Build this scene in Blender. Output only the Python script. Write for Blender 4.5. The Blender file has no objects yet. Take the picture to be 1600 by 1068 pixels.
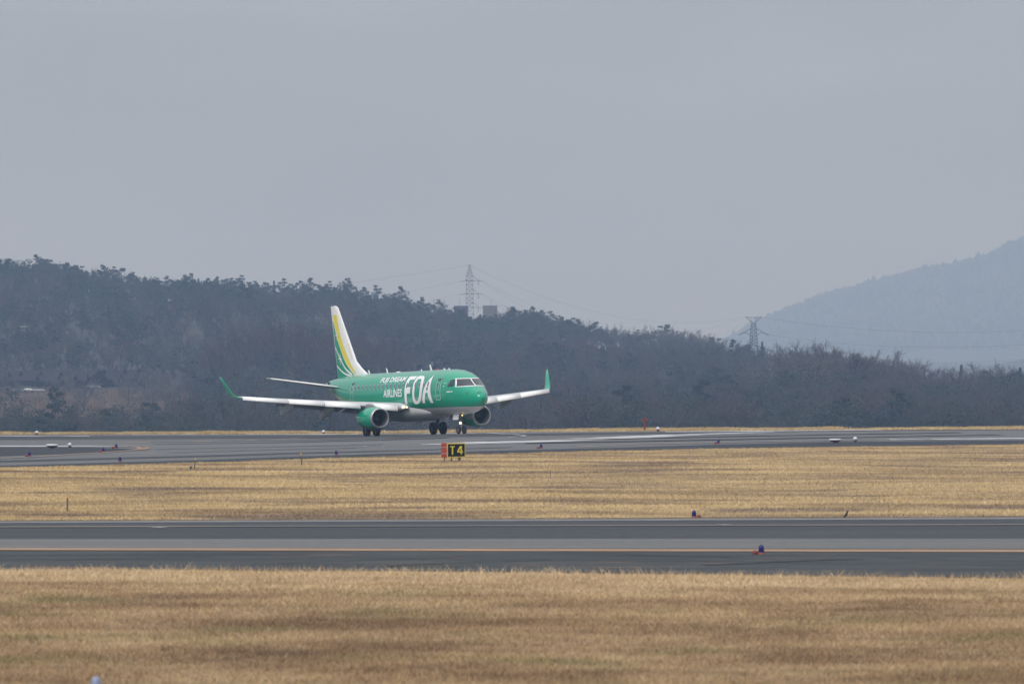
import bpy, bmesh, math, random
import numpy as np
from mathutils import Vector, Matrix

R = math.radians
sc = bpy.context.scene
col = sc.collection
rng = np.random.default_rng(7)
random.seed(7)

# ------------------------------------------------------------------ camera, sky, sun, exposure
F_PX, YH, CAM_Z = 8643.0, 540.0, 6.5          # focal length and horizon line for a 1600 px wide frame
cam = bpy.data.cameras.new('camera')
cam.sensor_width = 36.0
cam.lens = 36.0 * F_PX / 1600.0
cam.clip_start, cam.clip_end = 1.0, 40000.0
cam.dof.use_dof = True
cam.dof.focus_distance = 410.0
cam.dof.aperture_fstop = 2.6
camo = bpy.data.objects.new('camera', cam)
col.objects.link(camo)
camo.location = (0, 0, CAM_Z)
camo.rotation_euler = (R(90) + math.atan2(YH - 534.0, F_PX), 0, 0)
sc.camera = camo

SUN_EL, SUN_AZ = 40.0, 208.0                   # degrees; azimuth clockwise from +Y, so behind the camera to the left
w = bpy.data.worlds.new('World')
sc.world = w
w.use_nodes = True
nt = w.node_tree
nt.nodes.clear()
sky = nt.nodes.new('ShaderNodeTexSky')
sky.sky_type = 'NISHITA'
sky.sun_disc = False
sky.sun_elevation = R(SUN_EL)
sky.sun_rotation = R(SUN_AZ)
sky.air_density, sky.dust_density, sky.ozone_density = 1.0, 4.0, 1.0
hs = nt.nodes.new('ShaderNodeHueSaturation')
hs.inputs['Saturation'].default_value = 0.25
hs.inputs['Value'].default_value = 0.5
nt.links.new(sky.outputs[0], hs.inputs['Color'])
# overcast cloud deck: even grey, a little brighter overhead than low down
tc = nt.nodes.new('ShaderNodeTexCoord')
sx = nt.nodes.new('ShaderNodeSeparateXYZ')
nt.links.new(tc.outputs['Generated'], sx.inputs[0])
rp = nt.nodes.new('ShaderNodeValToRGB')
e = rp.color_ramp.elements
e[0].position, e[0].color = 0.0, (4.05, 4.5, 4.95, 1)
e[1].position, e[1].color = 0.065, (4.3, 4.8, 5.35, 1)
for p_, c_ in ((0.022, (4.05, 4.5, 4.95)), (0.042, (4.2, 4.68, 5.2)), (0.25, (5.6, 5.9, 6.5)), (1.0, (15.0, 15.6, 16.5))):
    k = rp.color_ramp.elements.new(p_)
    k.color = (*c_, 1)
nt.links.new(sx.outputs['Z'], rp.inputs['Fac'])
nz = nt.nodes.new('ShaderNodeTexNoise')
nz.inputs['Scale'].default_value = 7.0
nz.inputs['Detail'].default_value = 3.0
mpw = nt.nodes.new('ShaderNodeMapping')
mpw.inputs['Scale'].default_value = (1, 1, 3.5)
nt.links.new(tc.outputs['Generated'], mpw.inputs[0])
nt.links.new(mpw.outputs[0], nz.inputs['Vector'])
mr = nt.nodes.new('ShaderNodeMapRange')
mr.inputs['From Min'].default_value, mr.inputs['From Max'].default_value = 0.3, 0.7
mr.inputs['To Min'].default_value, mr.inputs['To Max'].default_value = 0.91, 1.09
nt.links.new(nz.outputs[0], mr.inputs['Value'])
ml = nt.nodes.new('ShaderNodeVectorMath')
ml.operation = 'SCALE'
nt.links.new(rp.outputs[0], ml.inputs[0])
nt.links.new(mr.outputs[0], ml.inputs['Scale'])
mx = nt.nodes.new('ShaderNodeMixRGB')
mx.inputs['Fac'].default_value = 0.88
nt.links.new(hs.outputs[0], mx.inputs[1])
nt.links.new(ml.outputs[0], mx.inputs[2])
bg = nt.nodes.new('ShaderNodeBackground')
bg.inputs['Strength'].default_value = 0.1
nt.links.new(mx.outputs[0], bg.inputs['Color'])
ow = nt.nodes.new('ShaderNodeOutputWorld')
nt.links.new(bg.outputs[0], ow.inputs[0])

sun = bpy.data.lights.new('sun', 'SUN')
sun.energy = 2.0
sun.angle = R(18)
sun.color = (1.0, 0.97, 0.92)
suno = bpy.data.objects.new('sun', sun)
col.objects.link(suno)
sv = Vector((math.sin(R(SUN_AZ)) * math.cos(R(SUN_EL)), math.cos(R(SUN_AZ)) * math.cos(R(SUN_EL)), math.sin(R(SUN_EL))))
suno.rotation_euler = sv.to_track_quat('Z', 'Y').to_euler()

sc.view_settings.view_transform = 'Standard'
sc.view_settings.look = 'None'
sc.view_settings.exposure = 0.0
sc.view_settings.gamma = 1.0
sc.cycles.volume_bounces = 0
sc.cycles.max_bounces = 6
sc.cycles.diffuse_bounces = 3
sc.cycles.glossy_bounces = 3

# ------------------------------------------------------------------ terrain
NOSE_O = np.array([-7.476, 400.0, 0.0143])     # fuselage station 14 on the ground
A_AFT = np.array([-0.39323948, 0.9190639, -0.02615856])
A_STB = np.array([-0.91901249, -0.39376271, -0.01915636])
A_UP = np.array([-0.02790618, 0.016507, 0.99947424])


def smooth(t):
    t = np.clip(t, 0, 1)
    return t * t * (3 - 2 * t)


RIDGE = [(-400, 425, 2150), (-150, 405, 2120), (0, 410, 2100), (100, 418, 2100), (150, 430, 2100), (250, 435, 2090), (370, 439, 2080), (430, 449, 2070), (530, 446, 2050),
         (590, 460, 2040), (640, 472, 2030), (700, 490, 2010), (760, 499, 2000), (830, 492, 1980), (880, 503, 1960), (930, 513, 1930), (1000, 519, 1890),
         (1060, 517, 1840), (1110, 527, 1790), (1140, 543, 1750), (1170, 537, 1720), (1210, 555, 1680), (1260, 547, 1630), (1310, 553, 1580), (1360, 560, 1540),
         (1400, 568, 1510), (1440, 584, 1480), (1480, 583, 1470), (1530, 578, 1460), (1600, 577, 1450), (1750, 575, 1440), (2000, 590, 1430)]
RB = np.array([(p - 800) / F_PX for p, _, _ in RIDGE])
RD = np.array([d for _, _, d in RIDGE], float)
RZ = np.array([CAM_Z + (YH - y) / F_PX * d - 8.5 for _, y, d in RIDGE])
LOW = -15.0


CREST_X, CREST_Y = np.array([-1e4, 1e4]), np.array([3000.0, 3000.0])      # set once the far edge of the airfield is known


def H(x, y):
    x = np.asarray(x, float)
    y = np.asarray(y, float)
    # pavement cross-fall under the aircraft
    r = np.hypot(x + 5, y - 396)
    tilt = NOSE_O[2] - ((x - NOSE_O[0]) * A_UP[0] + (y - NOSE_O[1]) * A_UP[1]) / A_UP[2]
    z = tilt * (1 - smooth((r - 10) / 42.0))
    # gentle roll of the middle grass
    z = z + 0.10 * np.sin(x * 0.11 + y * 0.03) * np.sin(y * 0.062 + 1.0 + x * 0.02) * smooth((y - 212) / 14) * smooth((296 - y) / 16)
    yc = np.interp(x, CREST_X, CREST_Y)
    z = z * (1 - smooth((y - yc) / 30.0)) + LOW * smooth((y - yc) / 75.0)
    ys = np.maximum(y, 1.0)
    b = np.where(y > 300, x / ys, 0)
    b = np.clip(b, RB[0], RB[-1])
    rr = np.hypot(x, y)
    D = np.interp(b, RB, RD)
    Z = np.interp(b, RB, RZ)
    t = rr / D
    up = smooth((t - 0.60) / 0.40)
    dn = 1 - smooth((t - 1.02) / 0.5)
    lump = 1.6 * np.sin(x * 0.031 + 1) * np.sin(y * 0.017 + x * 0.012) * smooth((t - .6) / .2) * dn
    z = z + (Z - LOW) * up * np.where(t < 1.02, 1.0, dn) + lump * (t > .6)
    return z


DS = np.concatenate([np.arange(60, 460, 1.0), np.arange(460, 3000, 6.0)])


def at_many(px, py):
    """the spots on the terrain seen at places of the 1600 x 1068 photograph"""
    px, py = np.atleast_1d(np.asarray(px, float)), np.atleast_1d(np.asarray(py, float))
    dx, dz = (px - 800) / F_PX, -(py - YH) / F_PX
    out = []
    for k in range(0, len(px), 400):
        a, c = dx[k:k + 400, None], dz[k:k + 400, None]
        below = CAM_Z + c * DS[None] - H(a * DS[None], np.broadcast_to(DS[None], (len(a), len(DS)))) < 0
        i = np.where(below.any(1), np.argmax(below, 1), len(DS) - 1)
        lo, hi = DS[np.maximum(i - 1, 0)], DS[i]
        a, c = a[:, 0], c[:, 0]
        for _ in range(24):
            m = (lo + hi) / 2
            b_ = CAM_Z + c * m - H(a * m, m) < 0
            hi = np.where(b_, m, hi)
            lo = np.where(b_, lo, m)
        d = (lo + hi) / 2
        out.append(np.stack([a * d, d, H(a * d, d)], 1))
    return np.concatenate(out)


def at(px, py):
    return at_many(px, py)[0]


# ------------------------------------------------------------------ mesh helpers
def tag(o, label=None, cat=None, group=None, kind=None):
    if label: o['label'] = label
    if cat: o['category'] = cat
    if group: o['group'] = group
    if kind: o['kind'] = kind
    return o


def link(name, me, parent=None):
    o = bpy.data.objects.new(name, me)
    col.objects.link(o)
    if parent is not None:
        o.parent = parent
    return o


def empty(name, loc=(0, 0, 0), rz=0.0):
    o = bpy.data.objects.new(name, None)
    o.empty_display_size = 0.3
    col.objects.link(o)
    o.location = loc
    o.rotation_euler = (0, 0, rz)
    return o


class MB:
    def __init__(self):
        self.v, self.f, self.m, self.s = [], [], [], []

    def add(self, vs, fs, mi=0, smooth_=False):
        b = len(self.v)
        self.v += [tuple(map(float, p)) for p in vs]
        for f in fs:
            self.f.append(tuple(i + b for i in f))
            self.m.append(mi)
            self.s.append(smooth_)

    def box(self, c, s, mi=0, M=None, taper=1.0):
        hx, hy, hz = s[0] / 2, s[1] / 2, s[2] / 2
        vs = []
        for k in (-1, 1):
            q = taper if k > 0 else 1.0
            for i, j in ((-1, -1), (1, -1), (1, 1), (-1, 1)):
                p = Vector((i * hx * q, j * hy * q, k * hz))
                if M is not None:
                    p = M @ p
                vs.append((c[0] + p.x, c[1] + p.y, c[2] + p.z))
        self.add(vs, [(3, 2, 1, 0), (4, 5, 6, 7), (0, 1, 5, 4), (1, 2, 6, 5), (2, 3, 7, 6), (3, 0, 4, 7)], mi)

    def tube(self, p0, p1, r0, r1=None, n=8, mi=0, caps=True):
        r1 = r0 if r1 is None else r1
        p0, p1 = Vector(p0), Vector(p1)
        d = (p1 - p0)
        if d.length < 1e-6:
            return
        q = d.to_track_quat('Z', 'Y')
        vs = []
        for p, r in ((p0, r0), (p1, r1)):
            for i in range(n):
                a = 2 * math.pi * i / n
                vs.append(p + q @ Vector((r * math.cos(a), r * math.sin(a), 0)))
        self.add(vs, [(i, (i + 1) % n, n + (i + 1) % n, n + i) for i in range(n)], mi, n > 5)
        if caps:
            self.add(vs, [tuple(range(n - 1, -1, -1)), tuple(range(n, 2 * n))], mi)

    def grid(self, rows, mi=0, close=False, smooth_=True, flip=False):
        n = len(rows[0])
        vs = [p for r in rows for p in r]
        fs = []
        for i in range(len(rows) - 1):
            for j in range(n if close else n - 1):
                a, b = i * n + j, i * n + (j + 1) % n
                q = (a, b, b + n, a + n)
                fs.append(q[::-1] if flip else q)
        self.add(vs, fs, mi, smooth_)

    def lathe(self, prof, c, axis, n=32, mi=0, sy=1.0):
        """prof: (distance along the axis, radius)"""
        ax = Vector(axis).normalized()
        u = ax.orthogonal().normalized()
        v = ax.cross(u)
        rows = []
        for d, r in prof:
            rows.append([Vector(c) + ax * d + (u * math.cos(2 * math.pi * i / n) + v * math.sin(2 * math.pi * i / n)) * r for i in range(n)])
        self.grid(rows, mi, close=True)

    def build(self, name, mats, parent=None, merge=False, normals=False):
        me = bpy.data.meshes.new(name)
        me.from_pydata(self.v, [], self.f)
        for m in (mats if isinstance(mats, (list, tuple)) else [mats]):
            me.materials.append(m)
        me.polygons.foreach_set('material_index', self.m)
        me.polygons.foreach_set('use_smooth', self.s)
        if merge or normals:
            bm = bmesh.new()
            bm.from_mesh(me)
            if merge:
                bmesh.ops.remove_doubles(bm, verts=bm.verts, dist=1e-4)
            if normals:
                bmesh.ops.recalc_face_normals(bm, faces=bm.faces)
            bm.to_mesh(me)
            bm.free()
        me.update()
        return link(name, me, parent)


def np_mesh(name, V, Fq, mi, mats):
    """big meshes from numpy: V (n,3); Fq a list of face arrays (k,3) or (k,4), mi matching material arrays"""
    me = bpy.data.meshes.new(name)
    me.vertices.add(len(V))
    me.vertices.foreach_set('co', np.ascontiguousarray(V, np.float32).ravel())
    loops = np.concatenate([f.ravel() for f in Fq]).astype(np.int32)
    sizes = np.concatenate([np.full(len(f), f.shape[1], np.int32) for f in Fq])
    starts = np.concatenate([[0], np.cumsum(sizes)[:-1]]).astype(np.int32)
    me.loops.add(len(loops))
    me.loops.foreach_set('vertex_index', loops)
    me.polygons.add(len(sizes))
    me.polygons.foreach_set('loop_start', starts)
    me.polygons.foreach_set('material_index', np.concatenate(mi).astype(np.int32))
    for m in mats:
        me.materials.append(m)
    me.update(calc_edges=True)
    me.validate()
    return me


# ------------------------------------------------------------------ materials
def mat(name, c, rough=0.6, metal=0.0, coat=0.0, spec=0.5, noise=0.0, nscale=8.0, bump=0.0, emit=None, estr=0.0):
    m = bpy.data.materials.new(name)
    m.use_nodes = True
    t = m.node_tree
    b = t.nodes['Principled BSDF']
    b.inputs['Base Color'].default_value = (*c, 1)
    b.inputs['Roughness'].default_value = rough
    b.inputs['Metallic'].default_value = metal
    b.inputs['Coat Weight'].default_value = coat
    b.inputs['Coat Roughness'].default_value = 0.08
    b.inputs['Specular IOR Level'].default_value = spec
    if emit:
        b.inputs['Emission Color'].default_value = (*emit, 1)
        b.inputs['Emission Strength'].default_value = estr
    if noise > 0 or bump > 0:
        g = t.nodes.new('ShaderNodeTexCoord')
        n = t.nodes.new('ShaderNodeTexNoise')
        n.inputs['Scale'].default_value = nscale
        n.inputs['Detail'].default_value = 6
        t.links.new(g.outputs['Object'], n.inputs['Vector'])
        if noise > 0:
            mr = t.nodes.new('ShaderNodeMapRange')
            mr.inputs['From Min'].default_value, mr.inputs['From Max'].default_value = 0.25, 0.75
            mr.inputs['To Min'].default_value, mr.inputs['To Max'].default_value = 1 - noise, 1 + noise
            t.links.new(n.outputs[0], mr.inputs['Value'])
            vm = t.nodes.new('ShaderNodeVectorMath')
            vm.operation = 'SCALE'
            vm.inputs[0].default_value = c
            t.links.new(mr.outputs[0], vm.inputs['Scale'])
            t.links.new(vm.outputs[0], b.inputs['Base Color'])
        if bump > 0:
            bp = t.nodes.new('ShaderNodeBump')
            bp.inputs['Strength'].default_value = bump
            t.links.new(n.outputs[0], bp.inputs['Height'])
            t.links.new(bp.outputs[0], b.inputs['Normal'])
    return m


def pos_ramp(name, stops, scale=(1, 1, 1), nscale=1.0, detail=8, rough=0.9, mix=None, island=0.0, bump=0.0, spec=0.25, nrough=0.6, grain=0.0):
    """colour by noise on world position; mix = (second noise scale, colour, low, high)"""
    m = bpy.data.materials.new(name)
    m.use_nodes = True
    t = m.node_tree
    b = t.nodes['Principled BSDF']
    b.inputs['Roughness'].default_value = rough
    b.inputs['Specular IOR Level'].default_value = spec
    g = t.nodes.new('ShaderNodeNewGeometry')
    mp = t.nodes.new('ShaderNodeMapping')
    mp.inputs['Scale'].default_value = scale
    t.links.new(g.outputs['Position'], mp.inputs[0])
    n = t.nodes.new('ShaderNodeTexNoise')
    n.inputs['Scale'].default_value = nscale
    n.inputs['Detail'].default_value = detail
    n.inputs['Roughness'].default_value = nrough
    t.links.new(mp.outputs[0], n.inputs['Vector'])
    r = t.nodes.new('ShaderNodeValToRGB')
    r.color_ramp.elements[0].position, r.color_ramp.elements[0].color = stops[0][0], (*stops[0][1], 1)
    r.color_ramp.elements[1].position, r.color_ramp.elements[1].color = stops[-1][0], (*stops[-1][1], 1)
    for p, c in stops[1:-1]:
        k = r.color_ramp.elements.new(p)
        k.color = (*c, 1)
    t.links.new(n.outputs[0], r.inputs[0])
    out = r.outputs[0]
    if mix:
        n2 = t.nodes.new('ShaderNodeTexNoise')
        n2.inputs['Scale'].default_value = mix[0]
        n2.inputs['Detail'].default_value = 5
        t.links.new(mp.outputs[0], n2.inputs['Vector'])
        q = t.nodes.new('ShaderNodeMapRange')
        q.inputs['From Min'].default_value, q.inputs['From Max'].default_value = mix[2], mix[3]
        t.links.new(n2.outputs[0], q.inputs['Value'])
        x = t.nodes.new('ShaderNodeMixRGB')
        x.inputs[2].default_value = (*mix[1], 1)
        t.links.new(q.outputs[0], x.inputs[0])
        t.links.new(out, x.inputs[1])
        out = x.outputs[0]
    if grain > 0:
        n3 = t.nodes.new('ShaderNodeTexNoise')
        n3.inputs['Scale'].default_value = 2.2
        n3.inputs['Detail'].default_value = 4
        t.links.new(g.outputs['Position'], n3.inputs['Vector'])
        q = t.nodes.new('ShaderNodeMapRange')
        q.inputs['From Min'].default_value, q.inputs['From Max'].default_value = 0.3, 0.7
        q.inputs['To Min'].default_value, q.inputs['To Max'].default_value = 1 - grain, 1 + grain
        t.links.new(n3.outputs[0], q.inputs['Value'])
        vm = t.nodes.new('ShaderNodeVectorMath')
        vm.operation = 'SCALE'
        t.links.new(out, vm.inputs[0])
        t.links.new(q.outputs[0], vm.inputs['Scale'])
        out = vm.outputs[0]
    if island > 0:
        q = t.nodes.new('ShaderNodeMapRange')
        q.inputs['To Min'].default_value, q.inputs['To Max'].default_value = 1 - island, 1 + island
        t.links.new(g.outputs['Random Per Island'], q.inputs['Value'])
        vm = t.nodes.new('ShaderNodeVectorMath')
        vm.operation = 'SCALE'
        t.links.new(out, vm.inputs[0])
        t.links.new(q.outputs[0], vm.inputs['Scale'])
        out = vm.outputs[0]
    t.links.new(out, b.inputs['Base Color'])
    if bump > 0:
        bp = t.nodes.new('ShaderNodeBump')
        bp.inputs['Strength'].default_value = bump
        t.links.new(n.outputs[0], bp.inputs['Height'])
        t.links.new(bp.outputs[0], b.inputs['Normal'])
    return m


STRAW = [(0.25, (0.13, 0.078, 0.046)), (0.40, (0.24, 0.152, 0.084)), (0.52, (0.38, 0.260, 0.145)), (0.64, (0.50, 0.362, 0.205)), (0.8, (0.42, 0.302, 0.165))]
M = dict(
    soil=pos_ramp('dry_turf', [(0.3, (0.15, 0.105, 0.075)), (0.5, (0.27, 0.20, 0.12)), (0.7, (0.36, 0.27, 0.155))], (0.25, 1, 1), 0.5),
    grass_near=pos_ramp('dry_grass_near', STRAW, (0.34, 0.36, 1), 0.42, mix=(0.6, (0.235, 0.19, 0.085), 0.54, 0.68), island=0.42, nrough=0.66),
    grass_verge=pos_ramp('pale_dry_grass', [(0.28, (0.36, 0.25, 0.145)), (0.5, (0.56, 0.412, 0.245)), (0.72, (0.68, 0.525, 0.325))], (0.3, 0.4, 1), 0.42, island=0.36, nrough=0.66),
    grass_mid=pos_ramp('dry_grass_middle', [(0.26, (0.16, 0.112, 0.078)), (0.40, (0.31, 0.225, 0.13)), (0.52, (0.56, 0.415, 0.215)), (0.66, (0.66, 0.50, 0.265)), (0.8, (0.52, 0.385, 0.20))], (0.11, 0.20, 1), 0.55, mix=(0.75, (0.215, 0.155, 0.115), 0.53, 0.62), island=0.22, nrough=0.68),
    grass_far=pos_ramp('dry_grass_far', [(0.3, (0.40, 0.30, 0.16)), (0.7, (0.58, 0.46, 0.27))], (1, 1, 1), 0.5, island=0.3, spec=0.1),
    asphalt=pos_ramp('runway_asphalt', [(0.3, (0.100, 0.103, 0.108)), (0.5, (0.126, 0.128, 0.132)), (0.7, (0.152, 0.152, 0.151))], (0.05, 0.35, 1), 0.6, bump=0.1, spec=0.08, nrough=0.72, detail=12, grain=0.10),
    dark_asphalt=pos_ramp('dark_asphalt', [(0.3, (0.046, 0.050, 0.058)), (0.55, (0.058, 0.062, 0.069)), (0.75, (0.076, 0.077, 0.080))], (0.05, 0.5, 1), 0.7, bump=0.1, spec=0.08, nrough=0.72, detail=12, grain=0.10),
    shoulder=pos_ramp('shoulder_asphalt', [(0.3, (0.032, 0.036, 0.044)), (0.7, (0.052, 0.056, 0.064))], (0.06, 0.5, 1), 0.8, bump=0.1, spec=0.08),
    taxi=pos_ramp('taxiway_asphalt', [(0.3, (0.046, 0.050, 0.058)), (0.55, (0.061, 0.065, 0.072)), (0.75, (0.082, 0.083, 0.085))], (0.07, 0.6, 1), 0.7, bump=0.1, spec=0.08, nrough=0.72, detail=12, grain=0.10),
    taxi_light=pos_ramp('taxiway_light_asphalt', [(0.3, (0.108, 0.110, 0.114)), (0.7, (0.158, 0.158, 0.156))], (0.06, 0.7, 1), 0.7, bump=0.1, spec=0.08, nrough=0.72, detail=12, grain=0.10),
    taxi_dark=pos_ramp('taxiway_shoulder_asphalt', [(0.30, (0.030, 0.035, 0.041)), (0.52, (0.054, 0.059, 0.062)), (0.72, (0.088, 0.088, 0.084))], (0.16, 0.5, 1), 0.6, mix=(1.3, (0.15, 0.095, 0.065), 0.60, 0.72), bump=0.1, spec=0.08, nrough=0.72, detail=12, grain=0.10),
    verge=pos_ramp('bare_brown_verge', [(0.35, (0.060, 0.043, 0.030)), (0.65, (0.15, 0.108, 0.068))], (0.5, 1, 1), 0.9),
    lip=pos_ramp('concrete_edge', [(0.3, (0.13, 0.13, 0.135)), (0.7, (0.19, 0.185, 0.18))], (1, 1, 1), 0.8),
    white_line=pos_ramp('worn_white_marking', [(0.38, (0.13, 0.133, 0.14)), (0.50, (0.38, 0.385, 0.40)), (0.68, (0.66, 0.67, 0.69))], (0.22, 1.6, 1), 1.1, spec=0.1),
    yellow_line=pos_ramp('orange_yellow_marking', [(0.3, (0.25, 0.165, 0.11)), (0.7, (0.38, 0.255, 0.17))], (0.5, 1, 1), 0.9, spec=0.1),
    faint_line=pos_ramp('faded_marking', [(0.40, (0.125, 0.125, 0.128)), (0.62, (0.30, 0.245, 0.19))], (0.05, 0.4, 1), 0.6),
    seal=pos_ramp('crack_sealant', [(0.4, (0.030, 0.033, 0.038)), (0.6, (0.070, 0.075, 0.08))], (1, 1, 1), 0.7, spec=0.08),
    rubber_mark=pos_ramp('rubber_streak', [(0.4, (0.062, 0.065, 0.072)), (0.62, (0.112, 0.114, 0.119))], (0.10, 0.5, 1), 0.5, spec=0.08),
    hill=pos_ramp('woodland_floor', [(0.3, (0.026, 0.026, 0.027)), (0.7, (0.046, 0.041, 0.041))], (1, 1, 1), 0.05),
    mountain=pos_ramp('wooded_mountain', [(0.3, (0.025, 0.03, 0.022)), (0.7, (0.055, 0.055, 0.042))], (1, 1, 1), 0.006),
    field=pos_ramp('dry_reed_field', [(0.3, (0.085, 0.058, 0.042)), (0.7, (0.19, 0.128, 0.085))], (1, 1, 1), 0.12, island=0.35),
    pine=mat('pine_needles', (0.019, 0.034, 0.036), 0.8, spec=0.2, noise=0.35, nscale=0.5),
    ever=mat('evergreen_leaves', (0.022, 0.036, 0.028), 0.7, spec=0.25, noise=0.4, nscale=0.5),
    twig=mat('bare_twigs', (0.054, 0.055, 0.057), 0.9, spec=0.15, noise=0.3, nscale=0.3),
    twig_pale=mat('pale_bare_twigs', (0.098, 0.090, 0.092), 0.9, spec=0.15, noise=0.3, nscale=0.3),
    twig2=mat('reddish_bare_twigs', (0.068, 0.053, 0.054), 0.9, spec=0.15, noise=0.3, nscale=0.3),
    bark=mat('bark', (0.052, 0.044, 0.038), 0.95, spec=0.1),
    green=mat('green_paint', (0.0, 0.295, 0.172), 0.25, coat=0.6, spec=0.2),
    white=mat('white_paint', (0.78, 0.78, 0.80), 0.35, coat=0.3, noise=0.04, nscale=2),
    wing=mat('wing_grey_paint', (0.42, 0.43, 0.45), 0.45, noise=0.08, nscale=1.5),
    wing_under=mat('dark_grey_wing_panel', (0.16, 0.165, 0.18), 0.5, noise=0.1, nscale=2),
    metal=mat('polished_metal', (0.40, 0.40, 0.42), 0.38, metal=0.7),
    dark_metal=mat('dark_metal', (0.10, 0.105, 0.11), 0.5, metal=0.6),
    duct=mat('intake_lining', (0.085, 0.088, 0.095), 0.45),
    fan=mat('fan_blades', (0.045, 0.047, 0.052), 0.4, metal=0.5),
    rubber=mat('tyre_rubber', (0.018, 0.018, 0.020), 0.85),
    rim=mat('wheel_rim', (0.14, 0.145, 0.155), 0.5, metal=0.4),
    glass=mat('cockpit_glass', (0.012, 0.016, 0.026), 0.08, spec=0.6, coat=0.2),
    pane=mat('cabin_window_glass', (0.07, 0.06, 0.10), 0.12, spec=0.6),
    frame=mat('window_rim', (0.42, 0.47, 0.55), 0.4),
    line=mat('door_outline', (0.55, 0.68, 0.64), 0.4),
    letter=mat('white_lettering', (0.80, 0.80, 0.84), 0.35),
    yellow=mat('yellow_paint', (0.72, 0.62, 0.035), 0.4),
    sign_red=mat('red_sign_panel', (0.30, 0.034, 0.024), 0.6, noise=0.12, nscale=5),
    sign_black=mat('black_sign_face', (0.007, 0.008, 0.013), 0.7, spec=0.1),
    sign_yellow=mat('yellow_sign_marking', (0.72, 0.58, 0.02), 0.45),
    blue_glass=mat('blue_light_dome', (0.005, 0.004, 0.10), 0.2, spec=0.3),
    pale_blue=mat('pale_blue_dome', (0.20, 0.23, 0.34), 0.4),  # plain pale grey-blue, only for the blurred dome at the bottom edge
    orange=mat('orange_red_fitting', (0.19, 0.036, 0.021), 0.55, noise=0.2, nscale=20),
    dark_red=mat('dark_red_fitting', (0.13, 0.022, 0.020), 0.6),
    pale=mat('pale_light_dome', (0.55, 0.57, 0.61), 0.25),
    post=mat('weathered_post', (0.085, 0.083, 0.085), 0.85, noise=0.25, nscale=10),
    amber=mat('amber_post_cap', (0.62, 0.30, 0.01), 0.5),
    galv=mat('galvanised_steel', (0.035, 0.040, 0.048), 0.7),
    wire=mat('power_cable', (0.10, 0.11, 0.125), 0.7),
    concrete=mat('weathered_concrete', (0.135, 0.135, 0.14), 0.9, noise=0.15, nscale=0.6),
    panel=mat('dark_blue_facade', (0.055, 0.065, 0.09), 0.7, noise=0.15, nscale=0.6),
    roof=mat('grey_roof_tiles', (0.030, 0.028, 0.032), 0.95, spec=0.03, noise=0.2, nscale=1.0),
    timber=mat('dark_house_wall', (0.012, 0.012, 0.015), 0.95, spec=0.03, noise=0.2, nscale=1.0),
    car=mat('white_car_paint', (0.26, 0.27, 0.29), 0.3, coat=0.5),
    carglass=mat('car_glass', (0.03, 0.035, 0.04), 0.1),
    feather=mat('dark_feathers', (0.028, 0.022, 0.024), 0.8, noise=0.4, nscale=30),
    lamp=mat('lit_lamp', (1, 0.9, 0.7), 0.3, emit=(1.0, 0.66, 0.28), estr=2.2),
    lamp_core=mat('lit_lamp_core', (1, 0.95, 0.85), 0.3, emit=(1.0, 0.78, 0.42), estr=2.6),
    beacon=mat('red_beacon', (0.35, 0.01, 0.015), 0.3),
)

def edge(pts):
    a = np.array(pts, float)
    return lambda p: np.interp(p, a[:, 0], a[:, 1])


# far crest of the airfield, beyond which the ground drops away
CREST = edge([(-300, 678.2), (0, 676.8), (540, 675.4), (850, 672.4), (1600, 668.0), (1900, 666.2)])
_c = np.array([at(p, float(CREST(p))) for p in range(-280, 1881, 40)])
CREST_X, CREST_Y = _c[:, 0], _c[:, 1] + 1.0

# ------------------------------------------------------------------ ground sheet
xs = np.concatenate([-np.geomspace(5800, 130, 60), np.arange(-125, -70, 5), np.arange(-70, 70.1, 1.5), np.arange(75, 130, 5), np.geomspace(130, 5800, 60)])
ys = np.concatenate([np.arange(-200, 60, 20), np.arange(60, 280, 3), np.arange(280, 520, 1.5), np.arange(520, 1000, 20), np.arange(1000, 2300, 14), np.geomspace(2300, 9900, 20)])
GX, GY = np.meshgrid(xs, ys)
GZ = H(GX, GY)
V = np.stack([GX.ravel(), GY.ravel(), GZ.ravel()], 1)
n = len(xs)
I = (np.arange(len(ys) - 1)[:, None] * n + np.arange(n - 1)[None, :]).ravel()
Q = np.stack([I, I + 1, I + 1 + n, I + n], 1)
gm = np_mesh('ground', V, [Q], [(V[Q[:, 0], 1] > 480).astype(int)], [M['soil'], M['hill']])
gm.polygons.foreach_set('use_smooth', np.ones(len(Q), bool))
tag(link('ground', gm), kind='structure')


def sheet(name, top, bot, off, m, x0=-260, x1=1860, nx=160, ny=10):
    """a paved or painted strip lying on the terrain; its borders were surveyed in photograph pixels, laid down as ground points"""
    pxs = np.linspace(x0, x1, nx + 1)
    dt, db = 1.0 / (top(pxs) - YH), 1.0 / (bot(pxs) - YH)
    rows = []
    for u in np.linspace(0, 1, ny + 1):                # even steps over the ground, not over the picture
        g = at_many(pxs, YH + 1.0 / (db + (dt - db) * u))
        g[:, 2] += off
        rows.append(g.tolist())
    mb = MB()
    mb.grid(rows)
    return tag(mb.build(name, m), kind='structure')


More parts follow.
